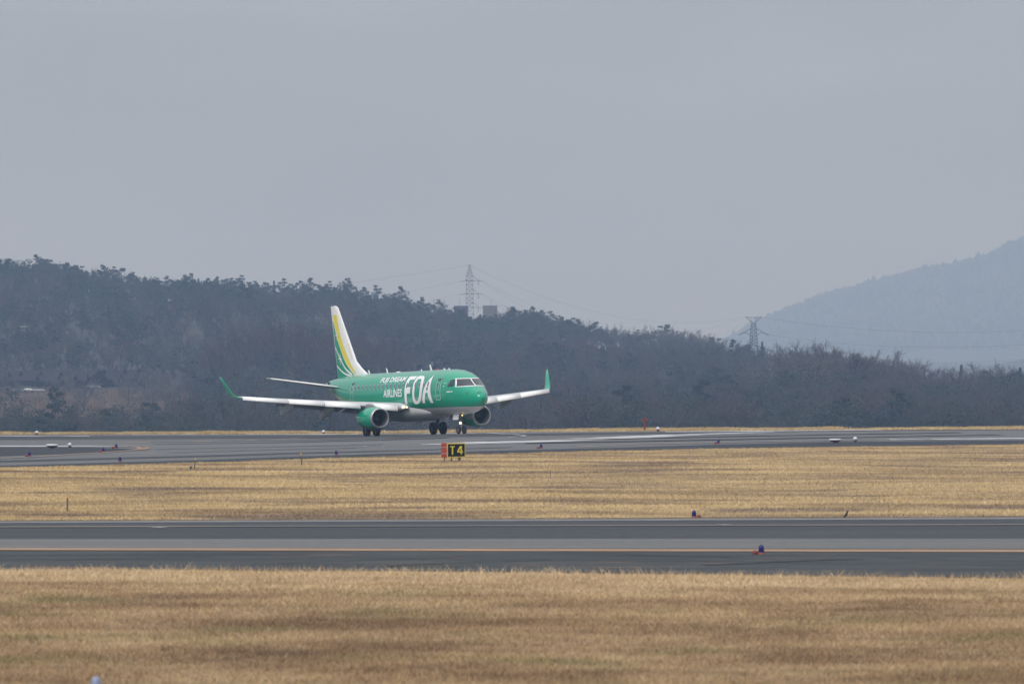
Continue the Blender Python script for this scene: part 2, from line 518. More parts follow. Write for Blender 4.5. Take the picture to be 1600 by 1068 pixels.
# edges of the runway area (photograph pixels)
FAR = edge([(-300, 679.8), (0, 679.0), (540, 677.7), (850, 674.5), (1600, 670.4), (1900, 668.8)])
NEAR = edge([(-300, 737), (0, 729), (300, 721.4), (600, 711), (900, 703.5), (1100, 699.5), (1300, 696), (1600, 692), (1900, 688.5)])
SHO0 = edge([(-300, 735), (0, 727), (300, 718.7), (600, 708.3), (900, 700.5), (1100, 694.8), (1300, 690), (1600, 687.2), (1900, 683.5)])
SHO = lambda p: SHO0(p) + 0.6
T_TOP = edge([(-300, 816.4), (0, 815), (1600, 808.7), (1900, 807.6)])
T_BOT = edge([(-300, 884.5), (0, 885.3), (160, 884.3), (400, 886), (600, 887), (850, 889.5), (1000, 891.5), (1300, 895), (1600, 898.5), (1900, 902)])
add = lambda f, d: (lambda p: f(p) + d)
lin = lambda a, b: edge([(-300, a - (b - a) * 300 / 1600), (1900, b + (b - a) * 300 / 1600)])

sheet('runway', FAR, add(NEAR, 1.8), 0.012, M['asphalt'], nx=220, ny=36)
sheet('runway_shoulder', SHO, add(NEAR, 2.0), 0.024, M['shoulder'])
sheet('runway_far_band', edge([(-300, 682), (0, 681.2), (400, 680.2), (700, 678.6), (1000, 675.5), (1300, 672.5), (1900, 668.8)]),
      edge([(-300, 687.4), (0, 686.6), (400, 685.2), (700, 682.6), (900, 679.5), (1100, 676.8), (1300, 673.6), (1900, 669.6)]), 0.024, M['dark_asphalt'], nx=120)
sheet('runway_near_band', edge([(0, 719.5), (280, 712.5), (470, 706.8), (640, 703), (800, 698.5)]), edge([(0, 722.5), (280, 715), (470, 709.2), (640, 704.6), (800, 699.3)]), 0.024, M['dark_asphalt'], x0=-200, x1=800, nx=80, ny=4)
sheet('taxiway_fillet', edge([(-300, 698.6), (140, 698.9), (208, 701.6)]), edge([(-300, 716), (0, 712.8), (104, 709.0), (160, 706), (190, 703.8), (208, 702.0)]), 0.024, M['shoulder'], x0=-260, x1=208, nx=60)
sheet('runway_edge_marking', edge([(-300, 695.9), (0, 696.4), (215, 696.9)]), edge([(-300, 697.9), (0, 698.3), (150, 698.3), (215, 697.5)]), 0.036, M['white_line'], x0=-260, x1=200, nx=60, ny=2)
sheet('far_edge_marking', edge([(-300, 680.8), (150, 681.2)]), edge([(-300, 682.0), (150, 681.8)]), 0.036, M['white_line'], x0=-260, x1=140, nx=50, ny=2)
for xa, xb in ((205, 262), (282, 302), (328, 344), (385, 560), (660, 780)):
    sheet('far_edge_marking', edge([(200, 679.2), (540, 678.4), (780, 676.4)]), edge([(200, 679.7), (540, 679.3), (780, 677.0)]), 0.036, M['white_line'], x0=xa, x1=xb, nx=20, ny=2)
sheet('far_edge_marking', edge([(990, 675.2), (1190, 673.0), (1380, 671.8)]), edge([(990, 676.0), (1190, 674.2), (1380, 672.4)]), 0.036, M['white_line'], x0=1040, x1=1380, nx=50, ny=2)
sheet('runway_marking', edge([(658, 694.4), (728, 691.2), (859, 686.9), (1006, 680.6), (1100, 677.2), (1210, 674.8)]), edge([(658, 695.0), (728, 694.2), (859, 690.8), (1006, 684.6), (1100, 679.8), (1210, 675.8)]), 0.036, M['white_line'], x0=658, x1=1210, nx=110, ny=4)
sheet('runway_edge_marking', edge([(1380, 686.6), (1600, 684.2), (1900, 681)]), edge([(1380, 687.5), (1600, 686.0), (1900, 682.6)]), 0.036, M['white_line'], x0=1390, x1=1860, nx=50, ny=2)
sheet('taxi_lane_marking', edge([(900, 698.2), (1000, 693.4), (1200, 690.2), (1390, 686.9)]), edge([(900, 699.0), (1000, 694.4), (1200, 691.2), (1390, 687.8)]), 0.036, M['faint_line'], x0=900, x1=1388, nx=60, ny=2)


def stroke(name, pts, wpx, off, m, mult=8):
    """painted line of even ground width along surveyed points"""
    P = []
    for i in range(len(pts) - 1):
        for k in range(mult):
            u = k / mult
            P.append((pts[i][0] * (1 - u) + pts[i + 1][0] * u, pts[i][1] * (1 - u) + pts[i + 1][1] * u))
    P.append(pts[-1])
    G = np.array([at(*p)[:2] for p in P])
    T = np.gradient(G, axis=0)
    T /= np.linalg.norm(T, axis=1)[:, None] + 1e-9
    N = np.stack([-T[:, 1], T[:, 0]], 1) * wpx / 2
    rows = []
    for s in (-1, 1):
        q = G + s * N
        rows.append([(x, y, float(H(x, y)) + off) for x, y in q])
    mb = MB()
    mb.grid(rows, flip=True)
    return tag(mb.build(name, m), kind='structure')


CURVE_L = [(-200, 727), (0, 717), (60, 713.9), (127.5, 709.4), (161, 707.7), (195, 704.9), (210, 703.8), (217, 702.6), (219, 700.6), (215, 699.2), (208, 698.4), (195, 697.8), (167, 697.2), (150, 697.0)]
stroke('taxi_curve_marking', CURVE_L[2:], 0.30, 0.05, M['yellow_line'])
stroke('taxi_curve_marking', CURVE_L[:3], 0.45, 0.05, M['faint_line'])
stroke('taxi_curve_marking', [(219, 703.2), (226, 702.0), (231, 700.6), (227, 699.6)], 0.34, 0.05, M['yellow_line'])
stroke('taxi_curve_marking', [(735, 676.6), (770, 677.6), (800, 679.0), (817, 680.6), (821, 681.6), (812, 682.8), (795, 684.2)], 0.26, 0.05, M['white_line'])
for px, py in ((419.8, 704.8), (426.5, 704.6), (571, 698.0), (599, 698.5), (268, 710.3)):
    stroke('runway_dash_marking', [(px - 2.2, py), (px + 2.2, py)], 0.5, 0.05, M['white_line'], 2)

# near taxiway
sheet('taxiway', T_TOP, add(T_BOT, 5.0), 0.012, M['taxi'], ny=14)
sheet('taxiway_verge', add(T_TOP, -2.6), add(T_TOP, -0.1), 0.02, M['verge'], ny=2)
sheet('taxiway_edge_lip', add(T_TOP, -0.1), add(T_TOP, 2.6), 0.024, M['lip'], ny=2)
sheet('taxiway_wheel_band', lin(827.5, 824.0), lin(842.5, 842.0), 0.024, M['dark_asphalt'], ny=4)
sheet('taxiway_light_band', lin(842.6, 842.1), lin(856.6, 858.4), 0.026, M['taxi_light'], ny=4)
sheet('taxiway_shoulder', lin(860.8, 863.4), add(T_BOT, 5.0), 0.024, M['taxi_dark'], ny=8)
sheet('taxiway_edge_marking', lin(857.2, 859.8), lin(860.4, 863.4), 0.038, M['yellow_line'], ny=2)
sheet('taxiway_faded_marking', lin(823.4, 819.8), lin(824.6, 820.9), 0.038, M['faint_line'], ny=2)
for px, py in ((244.5, 825.2), (252.5, 825.0), (1127, 821.2), (1134.5, 820.8)):
    stroke('taxiway_dash_marking', [(px - 3.2, py + 0.3), (px + 3.0, py)], 0.42, 0.05, M['white_line'], 2)

# sealed cracks on the taxiway shoulder, rubber marks on the runway
for i, pts in enumerate(([(430, 880.5), (530, 877.5), (640, 873.5), (760, 870)], [(600, 886), (700, 880.5), (860, 876)], [(1100, 884), (1230, 878), (1345, 874)], [(80, 876), (210, 873), (330, 870.5)],
                         [(-60, 868), (150, 868.5), (330, 867.5), (480, 868)], [(900, 868), (1010, 868.8), (1150, 871.5)], [(1390, 872), (1500, 876), (1660, 878)])):
    stroke('crack_seal', pts, 0.16 + .05 * (i % 3), 0.05, M['seal'], 6)
for i, pts in enumerate(([(-40, 688), (200, 687.6), (420, 687), (560, 685.2), (660, 682.8)], [(-40, 691.5), (160, 691.6), (330, 690.6), (500, 688), (640, 684.6)], [(240, 694.5), (420, 692), (560, 688.6), (700, 684.5)],
                         [(240, 702), (420, 698.6), (600, 694.5)], [(760, 689), (960, 686), (1200, 681), (1500, 676)], [(820, 693), (1000, 689.6), (1240, 685), (1560, 679.4)], [(260, 708), (420, 703.5), (560, 700)])):
    stroke('rubber_mark', pts, 0.5 + .25 * (i % 3), 0.05, M['rubber_mark'], 6)

# ------------------------------------------------------------------ far mountain
ML = np.array([(900, 562), (1000, 556), (1060, 552), (1110, 541), (1145, 526), (1175, 505), (1200, 497), (1230, 484), (1260, 472), (1300, 458), (1350, 445), (1400, 432), (1440, 421), (1480, 416), (1520, 406),
               (1560, 391), (1600, 373), (1640, 364), (1680, 362), (1760, 372), (1900, 385), (2100, 410), (2400, 450), (2800, 530)], float)
MD = 9400.0
mu = np.linspace(880, 2800, 200)
mt = np.linspace(0, 1.25, 60)
MXg, MTg = np.meshgrid(mu, mt)
top = CAM_Z + (YH - np.interp(MXg, ML[:, 0], ML[:, 1])) / F_PX * MD - 5


def mountain_point(p, t):
    zt = CAM_Z + (YH - np.interp(p, ML[:, 0], ML[:, 1])) / F_PX * MD - 5
    X = (p - 800) / F_PX * MD
    Y = MD - 1900 * (1 - t)
    s = np.where(t <= 1, np.clip(t, 0, 1) ** 1.15, np.clip(1 - (t - 1) / .26, 0, 1))
    z = LOW - 2 + (zt - LOW + 2) * s
    z = z + (9 * np.sin(X * .012 + Y * .004) * np.sin(Y * .006 + 1) + 5 * np.sin(X * .03 + 2) * np.sin(Y * .017)) * np.sin(np.pi * np.clip(s, 0, 1)) * np.clip((zt + 15) / 90, 0, 1)
    return X, Y, z


mX, mY, mZ = mountain_point(MXg, MTg)
V = np.stack([mX.ravel(), mY.ravel(), mZ.ravel()], 1)
n = len(mu)
I = (np.arange(len(mt) - 1)[:, None] * n + np.arange(n - 1)[None, :]).ravel()
Q = np.stack([I, I + 1, I + 1 + n, I + n], 1)
me = np_mesh('mountain', V, [Q], [np.zeros(len(Q), int)], [M['mountain']])
me.polygons.foreach_set('use_smooth', np.ones(len(Q), bool))
tag(link('mountain', me), kind='structure')


# ------------------------------------------------------------------ trees (numpy prototypes: vertices, quads, material index)
def leaf_quads(C, S, flat=0.0, g=rng):
    """small quads of size S round the centres C, tilted every way"""
    k = len(C)
    a = g.normal(size=(k, 3))
    a[:, 2] *= (1 - flat)
    a /= np.linalg.norm(a, axis=1)[:, None]
    b = np.cross(a, g.normal(size=(k, 3)))
    b /= np.linalg.norm(b, axis=1)[:, None] + 1e-9
    S = np.asarray(S).reshape(-1, 1)
    V = np.stack([C - a * S, C - b * S * .6, C + a * S, C + b * S * .6], 1).reshape(-1, 3)
    return V, np.arange(4 * k).reshape(k, 4)


def stick_quads(P0, P1, w):
    """thin twigs as two crossed blades, tapering"""
    d = P1 - P0
    a = np.cross(d, rng.normal(size=d.shape))
    a /= np.linalg.norm(a, axis=1)[:, None] + 1e-9
    w = np.asarray(w).reshape(-1, 1)
    V = np.stack([P0 - a * w, P0 + a * w, P1 + a * w * .35, P1 - a * w * .35], 1).reshape(-1, 3)
    return V, np.arange(4 * len(P0)).reshape(-1, 4)


def tube_np(pts, rad, n=6):
    pts = np.asarray(pts, float)
    rows, fs = [], []
    for p, r in zip(pts, rad):
        a = np.arange(n) * 2 * np.pi / n
        rows.append(np.stack([p[0] + r * np.cos(a), p[1] + r * np.sin(a), np.full(n, p[2])], 1))
    for i in range(len(pts) - 1):
        for j in range(n):
            fs.append((i * n + j, i * n + (j + 1) % n, (i + 1) * n + (j + 1) % n, (i + 1) * n + j))
    return np.concatenate(rows), np.array(fs)


def join(parts):
    V, Q, b = [], [], 0
    for v, q in parts:
        V.append(v)
        Q.append(q + b)
        b += len(v)
    return np.concatenate(V), np.concatenate(Q)


def pine(h, pads=13, per=60, leaf=.26, seed=0, spread=1.0):
    g = np.random.default_rng(seed)
    lean = g.normal(0, .06, 2)
    zz = np.linspace(-1.0, h * .97, 7)
    path = np.stack([lean[0] * zz + g.normal(0, .08, 7), lean[1] * zz + g.normal(0, .08, 7), zz], 1)
    parts = [tube_np(path, np.linspace(.20, .05, 7) * h / 10)]
    leaves = []
    for i in range(pads):
        t = .40 + .60 * (i + g.uniform(0, .8)) / pads
        t = min(t, 1.0)
        base = np.array([np.interp(t * h * .97, zz, path[:, 0]), np.interp(t * h * .97, zz, path[:, 1]), t * h * .97])
        reach = spread * h * (.27 * (1 - (max(t - .55, 0) / .55) ** 1.5) * g.uniform(.4, 1.15))
        a = g.uniform(0, 2 * np.pi)
        c = base + np.array([np.cos(a) * reach, np.sin(a) * reach, g.uniform(-.02, .05) * h])
        if reach > .3:
            parts.append(stick_quads(np.array([base - [0, 0, .06 * h]]), np.array([c]), [.05 * h / 10 + .03]))
        rx = h * g.uniform(.08, .145) * (1.0 if t < .82 else .5)
        u = g.normal(size=(per, 3))
        u /= np.linalg.norm(u, axis=1)[:, None]
        u *= g.uniform(.25, 1.25, (per, 1)) ** .8
        leaves.append(c + u * np.array([rx, rx, rx * .55]))
    L = np.concatenate(leaves)
    return join(parts), leaf_quads(L, g.uniform(.6, 1.3, len(L)) * leaf * h / 10, g=g)


def cedar(h, per=700, leaf=.30, seed=0):
    """narrow pointed conifer"""
    g = np.random.default_rng(seed)
    tr = tube_np([(0, 0, -1), (0, 0, h * .5), (0, 0, h)], [.18, .12, .03])
    t = g.uniform(.12, 1, per) ** .9
    tier = .75 + .25 * np.sin(t * 40)
    r = h * .17 * (1 - t) ** .8 * tier * g.uniform(.4, 1.1, per) + .08
    a = g.uniform(0, 2 * np.pi, per)
    C = np.stack([r * np.cos(a), r * np.sin(a), t * h], 1)
    return tr, leaf_quads(C, g.uniform(.6, 1.3, per) * leaf * h / 10, g=g)


def broad(h, clumps=26, per=40, leaf=.24, seed=0, wide=.42):
    g = np.random.default_rng(seed)
    tr = [tube_np([(0, 0, -1), (.1, 0, h * .3), (0, .1, h * .7)], [.25 * h / 10, .18 * h / 10, .05])]
    L = []
    for i in range(clumps):
        u = g.normal(size=3)
        u /= np.linalg.norm(u)
        k = g.uniform(.3, 1) ** .5
        c = np.array([u[0] * wide * h * k, u[1] * wide * h * k, h * .53 + u[2] * h * .40 * k])
        q = g.normal(size=(per, 3))
        q /= np.linalg.norm(q, axis=1)[:, None]
        q *= g.uniform(.4, 1, (per, 1)) ** .5
        L.append(c + q * h * g.uniform(.09, .16) * np.array([1, 1, .8]))
        if i % 3 == 0:
            tr.append(stick_quads(np.array([[0, 0, h * g.uniform(.2, .5)]]), np.array([c]), [.05]))
    L = np.concatenate(L)
    return join(tr), leaf_quads(L, g.uniform(.6, 1.3, len(L)) * leaf * h / 10, g=g)


def bare(h, a1=7, a2=6, a3=6, a4=3, seed=0, wide=1.0, wmul=1.0):
    g = np.random.default_rng(seed)

    def unit(v):
        return v / (np.linalg.norm(v, axis=-1, keepdims=True) + 1e-9)
    zt = h * g.uniform(.22, .34)
    tr = [tube_np([(0, 0, -1), (g.normal(0, .1), g.normal(0, .1), zt * .6), (0, 0, zt), (g.normal(0, .2), g.normal(0, .2), h * .62)], np.array([.22, .17, .15, .05]) * h / 10)]
    B0, B1 = [], []
    for i in range(a1):
        a = 2 * np.pi * (i + g.uniform(-.3, .3)) / a1
        z0 = zt * g.uniform(.75, 1.5)
        tilt = g.uniform(.35, 1.0) * wide
        d = unit(np.array([np.cos(a) * tilt, np.sin(a) * tilt, 1.0]))
        B0.append([0, 0, z0])
        B1.append(np.array([0, 0, z0]) + d * h * g.uniform(.36, .50))
    B0, B1 = np.array(B0), np.array(B1)
    tr.append(stick_quads(B0, B1, np.full(len(B0), .085 * h / 10 * wmul)))
    tr.append(stick_quads(B0, B1, np.full(len(B0), .085 * h / 10 * wmul)))
    tw = []
    P0, P1 = B0, B1
    for lvl, (k, ln, sp, wd, up) in enumerate(((a2, .50, .62, .05, .32), (a3, .52, .70, .034, .25), (a4, .55, .75, .026, .2))):
        n0 = len(P0)
        idx = np.repeat(np.arange(n0), k)
        t = g.uniform(.35, 1.0, len(idx))
        S = P0[idx] + (P1 - P0)[idx] * t[:, None]
        D = (P1 - P0)[idx]
        L = np.linalg.norm(D, axis=1, keepdims=True)
        D = unit(unit(D) + g.normal(size=D.shape) * sp * .75 + np.array([0, 0, up]))
        E2 = S + D * L * ln * g.uniform(.6, 1.15, (len(idx), 1))
        tw.append(stick_quads(S, E2, np.full(len(S), wd * h / 10 * wmul)))
        P0, P1 = S, E2
    return join(tr), join(tw)


PROTO = {}


def protos(kind, gen, seeds, crown_mat, hs_):
    out = []
    for s_, hh in zip(seeds, hs_):
        (tv, tq), (cv, cq) = gen(hh, s_)
        tm = np_mesh(kind + '_trunk', tv, [tq], [np.zeros(len(tq), int)], [M['bark']])
        cm = np_mesh(kind + '_crown', cv, [cq], [np.zeros(len(cq), int)], [crown_mat])
        out.append((tm, cm, hh))
    PROTO[kind] = out


protos('pine_tree', lambda h, s: pine(h, 18, 70, .22, s), (1, 2, 3, 4, 5), M['pine'], (10, 11, 12, 9, 11))
protos('cedar_tree', lambda h, s: cedar(h, 900, .26, s), (11, 12), M['pine'], (11, 12))
protos('evergreen_tree', lambda h, s: broad(h, 34, 42, .20, s), (21, 22, 23), M['ever'], (9, 10, 9))
protos('bare_tree', lambda h, s: bare(h, 9, 7, 7, 4, s, 1.1, 1.05), (31, 32, 33, 34), M['twig_pale'], (10, 11, 10, 12))
protos('reddish_bare_tree', lambda h, s: bare(h, 9, 7, 7, 4, s, .9, 1.2), (41, 42), M['twig2'], (10, 11))
TREE_N = 0


def tree(kind, px, r, ytop, label, group, var=None):
    """one tree of its own: stands on the terrain at bearing px and distance r, as tall as its top at photograph row ytop asks"""
    global TREE_N
    TREE_N += 1
    b = (px - 800) / F_PX
    x, y = b * r, r
    z = float(H(x, y))
    hgt = CAM_Z + (YH - ytop) / F_PX * r - z
    tm, cm, hh = PROTO[kind][(TREE_N * 7 if var is None else var) % len(PROTO[kind])]
    hgt = max(4.0, min(hgt, 19.0))
    s = hgt / hh
    o = empty('bare_tree' if kind == 'reddish_bare_tree' else kind, (x, y, z), random.uniform(0, 6.28))
    ws = s * random.uniform(.9, 1.15) if s < 1.25 else (1.12 + (s - 1.25) * .6)
    o.scale = (ws, ws, s)
    tag(o, label, 'tree', group)
    link('trunk', tm, o)
    link('crown', cm, o)
    return o


def ridge_d(px):
    return float(np.interp((px - 800) / F_PX, RB, RD))


# pines standing up along the left ridge, read off the skyline
SKY = [(4, 411), (16, 407), (36, 410), (50, 416), (61, 409), (78, 421), (92, 417), (103, 413), (121, 423), (136, 427), (150, 431), (163, 433), (175, 420), (189, 432), (203, 433), (213, 428),
       (228, 436), (244, 434), (260, 427), (272, 437), (283, 434), (297, 430), (310, 436), (324, 439), (336, 433), (349, 440), (362, 437), (374, 431), (388, 441), (398, 436), (412, 444), (428, 443),
       (440, 441), (455, 445), (470, 441), (486, 439), (500, 449), (513, 443), (529, 442), (543, 438), (557, 446), (571, 452), (587, 449), (600, 461), (614, 462), (622, 453), (635, 461), (645, 466), (661, 467)]
for i, (px, yt) in enumerate(SKY):
    tree('cedar_tree' if i % 9 == 4 else 'pine_tree', px, ridge_d(px) * random.uniform(.985, 1.01), yt + random.uniform(-5, 4), 'dark irregular pine among those standing up along the left ridge skyline', 'pines along the left ridge skyline')
tree('pine_tree', 684, ridge_d(684), 468, 'narrow dark pine standing just left of the dark blue block', None, 3)
tree('bare_tree', 676, ridge_d(676) * 1.01, 468, 'pale leafless tree behind the narrow pine left of the dark blue block', None)
for px, yt in ((700, 484), (712, 490), (746, 494), (762, 496), (778, 495)):
    tree('pine_tree', px, ridge_d(px) * .985, yt, 'low dark pine at the foot of the two concrete blocks', 'pines at the foot of the hilltop blocks')
for px, yt in ((790, 476), (800, 479), (812, 484)):
    tree('bare_tree', px, ridge_d(px), yt, 'leafless tree on the ridge just right of the pale concrete block', 'bare trees right of the pale block')
for px, yt in ((821, 483), (842, 485), (858, 486), (872, 494), (886, 499), (900, 505), (914, 508), (928, 511), (940, 511)):
    tree('pine_tree', px, ridge_d(px), yt, 'dark pine on the skyline where the ridge falls away right of the blocks', 'pines on the falling ridge right of the blocks')
for px, yt in ((955, 516), (968, 514), (982, 514), (1010, 518), (1022, 516), (1036, 513), (1046, 512), (1056, 512), (1068, 514), (1078, 515), (1089, 518), (1100, 522), (1111, 526), (1122, 530)):
    tree('bare_tree', px, ridge_d(px) * random.uniform(.97, 1.0), yt, 'round leafless tree on the skyline between the falling ridge and the far pylon', 'bare trees on the middle skyline')
tree('pine_tree', 996, ridge_d(996), 516, 'dark pine among the bare trees of the middle skyline', None, 1)
tree('pine_tree', 1149, 1720, 531, 'spreading dark pine left of the far pylon with open layered crown', None, 2)
tree('pine_tree', 1168, 1730, 537, 'broad dark pine directly in front of the far pylon foot', None, 0)
tree('cedar_tree', 1191, 1700, 534, 'thin sparse pine just right of the far pylon', None, 0)
for px, yt, k in ((1218, 556, 'bare_tree'), (1236, 553, 'bare_tree'), (1252, 546, 'bare_tree'), (1266, 540, 'bare_tree'), (1280, 539, 'bare_tree'), (1294, 547, 'reddish_bare_tree'), (1308, 553, 'bare_tree'),
                  (1322, 552, 'bare_tree'), (1336, 551, 'reddish_bare_tree'), (1350, 554, 'bare_tree'), (1366, 557, 'bare_tree'), (1382, 552, 'bare_tree'), (1396, 566, 'reddish_bare_tree'), (1412, 566, 'bare_tree'),
                  (1428, 572, 'bare_tree'), (1440, 579, 'reddish_bare_tree'), (1466, 583, 'bare_tree'), (1486, 580, 'bare_tree'), (1528, 574, 'bare_tree'), (1542, 570, 'bare_tree'), (1556, 572, 'bare_tree'), (1572, 577, 'bare_tree')):
    wide = random.uniform(1.2, 1.55)
    tr_ = tree(k, px, random.uniform(1300, 1440), yt + random.uniform(-7, 4), 'leafless tree rising against the blue mountain right of the far pylon', 'bare trees against the mountain')
    tr_.scale = (tr_.scale[0] * wide, tr_.scale[1] * wide, tr_.scale[2])
tree('cedar_tree', 1502, 1380, 570, 'spiky dark conifer rising alone at the right, against the mountain foot', None, 1)
tree('cedar_tree', 1594, 1380, 574, 'dark narrow conifer at the far right end of the tree line', None, 1)
# darker evergreens in front of the bare wood
for px, r, yt, k, lb in ((1235, 1240, 570, 'evergreen_tree', 'large dark evergreen below the bare trees right of the far pylon'),
                         (1262, 1240, 562, 'evergreen_tree', 'large dark evergreen below the bare trees right of the far pylon'),
                         (1213, 1240, 573, 'evergreen_tree', 'large dark evergreen below the bare trees right of the far pylon'),
                         (1310, 1260, 577, 'evergreen_tree', 'rounded dark evergreen in the middle of the right hand wood'),
                         (1330, 1260, 582, 'evergreen_tree', 'rounded dark evergreen in the middle of the right hand wood'),
                         (1462, 1200, 588, 'evergreen_tree', 'dense dark evergreen left of the spiky conifer'),
                         (1482, 1210, 596, 'evergreen_tree', 'dense dark evergreen left of the spiky conifer'),
                         (1400, 1150, 628, 'evergreen_tree', 'low green bushy tree at the wood edge, right'),
                         (1590, 1200, 600, 'evergreen_tree', 'dark evergreen at the right end of the wood'),
                         (1560, 1200, 606, 'evergreen_tree', 'dark evergreen at the right end of the wood'),
                         (472, 1560, 521, 'pine_tree', 'dark pine standing out of the bare wood left of the tail fin'),
                         (487, 1560, 513, 'pine_tree', 'dark pine standing out of the bare wood left of the tail fin'),
                         (505, 1560, 516, 'pine_tree', 'dark pine standing out of the bare wood left of the tail fin'),
                         (84, 1080, 605, 'pine_tree', 'gaunt dark pine in front of the reed field, right of the parked cars'),
                         (122, 1090, 621, 'evergreen_tree', 'column shaped evergreen in front of the reed field'),
                         (176, 1090, 631, 'evergreen_tree', 'small evergreen at the right edge of the reed field'),
                         (200, 1100, 621, 'evergreen_tree', 'rounded evergreen right of the reed field'),
                         (296, 1110, 614, 'evergreen_tree', 'rounded evergreen halfway between the reed field and the wing tip'),
                         (40, 1080, 626, 'evergreen_tree', 'wide evergreen below the parked cars'),
                         (8, 1080, 598, 'evergreen_tree', 'tall evergreen at the left edge of the wood'),
                         (232, 1500, 573, 'evergreen_tree', 'rounded evergreen at the right end of the long house')):
    tree(k, px, r, yt, lb, None if lb.split()[0] not in ('large', 'dense', 'dark') and 'right hand wood' not in lb else {'large': 'evergreens right of the far pylon', 'dense': 'evergreens by the spiky conifer', 'rounded': 'evergreens in the right hand wood', 'dark': 'pines left of the tail fin' if 'fin' in lb else 'evergreens at the right end'}[lb.split()[0]])
# reddish-brown bare wood swelling up behind the aircraft
for i in range(26):
    px = 330 + i * 11.5 + random.uniform(-4, 4)
    yt = float(np.interp(px, [330, 380, 420, 470, 540, 600, 640], [545, 520, 509, 516, 522, 532, 545])) + random.uniform(-4, 10)
    tree('reddish_bare_tree', px, random.uniform(1440, 1560), yt, 'reddish bare tree in the swelling wood behind the aircraft tail', 'reddish bare trees behind the tail')


for px, r, yt in ((3, 1492, 576), (19, 1440, 590), (70, 1500, 586), (99, 1452, 577), (109, 1488, 592), (131, 1410, 588), (186, 1498, 590), (201, 1430, 580), (226, 1476, 574), (238, 1400, 590), (252, 1462, 578), (259, 1420, 594), (276, 1436, 584)):
    tree('bare_tree', px, r, yt, 'thin leafless tree in front of the dark houses on the left slope', 'bare trees in front of the houses')


# the rest of the wood, one mass nobody could count
def forest(name, n, sample, fine, seed):
    g = np.random.default_rng(seed)
    gens = {
        'pine': [(pine(10, 12, 40 if not fine else 70, .34 if not fine else .24, 100 + s, 1.0), 0) for s in range(6)],
        'ever': [(broad(9, 18 if not fine else 30, 28 if not fine else 50, .34 if not fine else .19, 120 + s, .46), 1) for s in range(4)],
        'bare': [(bare(9.5, 8, 5, 5, 2, 140 + s, 1.0, 1.15), 2) for s in range(6)],
        'red': [(bare(9.5, 9, 5, 4, 2, 160 + s, .8, 1.15), 3) for s in range(4)],
    }
    X, Y, kind_p, hs_ = sample(g, n)
    Z = H(X, Y)
    V, Q, mi, b = [], [], [], 0
    names = list(gens)
    for i in range(len(X)):
        k = names[g.choice(4, p=kind_p[i])]
        ((tv, tq), (cv, cq)), cmi = gens[k][g.integers(len(gens[k]))]
        a = g.uniform(0, 6.28)
        s = hs_[i] / 10.0 * g.uniform(.8, 1.2)
        sxy = s * g.uniform(.95, 1.3)
        ca, sa = math.cos(a) * sxy, math.sin(a) * sxy
        for v, q, m_ in ((tv, tq, 4), (cv, cq, cmi)):
            W = np.stack([v[:, 0] * ca - v[:, 1] * sa + X[i], v[:, 0] * sa + v[:, 1] * ca + Y[i], v[:, 2] * s + Z[i]], 1)
            V.append(W.astype(np.float32))
            Q.append(q + b)
            mi.append(np.full(len(q), m_))
            b += len(v)
    me = np_mesh(name, np.concatenate(V), [np.concatenate(Q)], mi, [M['pine'], M['ever'], M['twig'], M['twig2'], M['bark']])
    return tag(link(name, me), kind='stuff')


def slope_sample(g, n):
    p = g.uniform(-120, 1720, n)
    b = (p - 800) / F_PX
    D = np.interp(b, RB, RD)
    t = .66 + .36 * g.uniform(0, 1, n) ** 1.1
    # leave the long house, its cars and the reed field open
    r = t * D
    keep = ~((p < 290) & (r < 1548))
    p, b, D, t, r = p[keep], b[keep], D[keep], t[keep], r[keep]
    X, Y = b * r, r
    nse = np.sin(p * .021 + 1) * np.sin(t * 19 + p * .008) + .5 * np.sin(p * .06 + t * 40)
    top = smooth((t - .86) / .1)
    left = smooth((950 - p) / 150)
    pp = np.clip(.22 + .25 * nse + .42 * top * left, .04, .9) * (.15 + .85 * smooth((1000 - p) / 120))
    pe = np.clip(.16 - .1 * nse, .03, .25) * np.ones_like(p)
    pr = np.clip(.25 - .2 * nse - .2 * top, .03, .5)
    pb = np.clip(1 - pp - pe - pr, .08, 1)
    P = np.stack([pp, pe, pb, pr], 1)
    P /= P.sum(1, keepdims=True)
    return X, Y, P, np.where(g.uniform(0, 1, len(X)) < .38, g.uniform(3.0, 6.0, len(X)), g.uniform(6.5, 10.0, len(X)))


def front_sample(g, n):
    p = g.uniform(-120, 1720, n)
    r = g.uniform(980, 1420, n)
    b = (p - 800) / F_PX
    X, Y = b * r, r
    z = H(X, Y)
    # how high the crown may reach: kept below the reed field at the left, higher to the right
    lim = np.interp(p, [-100, 0, 60, 130, 235, 290, 340, 600, 1000, 1150, 1300, 1450, 1700], [640, 634, 636, 634, 636, 600, 560, 560, 575, 575, 590, 605, 608]) + g.uniform(0, 26, len(p))
    hgt = CAM_Z + (YH - lim) / F_PX * r - z
    keep = (hgt > 3.5) & ~((p < 300) & (r > 1180))
    hgt = np.minimum(hgt, g.uniform(7, 13, len(p)))
    p, X, Y, hgt = p[keep], X[keep], Y[keep], hgt[keep]
    nse = np.sin(p * .03) * np.sin(Y * .02 + p * .01)
    pe = np.clip(.33 + .3 * nse, .05, .7)
    pr = np.clip(.22 - .15 * nse, .05, .5)
    pp = np.full(len(p), .08)
    pb = np.clip(1 - pe - pr - pp, .1, 1)
    P = np.stack([pp, pe, pb, pr], 1)
    P /= P.sum(1, keepdims=True)
    return X, Y, P, hgt


forest('hillside_forest', 5200, slope_sample, False, 5)
forest('lower_forest', 1700, front_sample, True, 6)

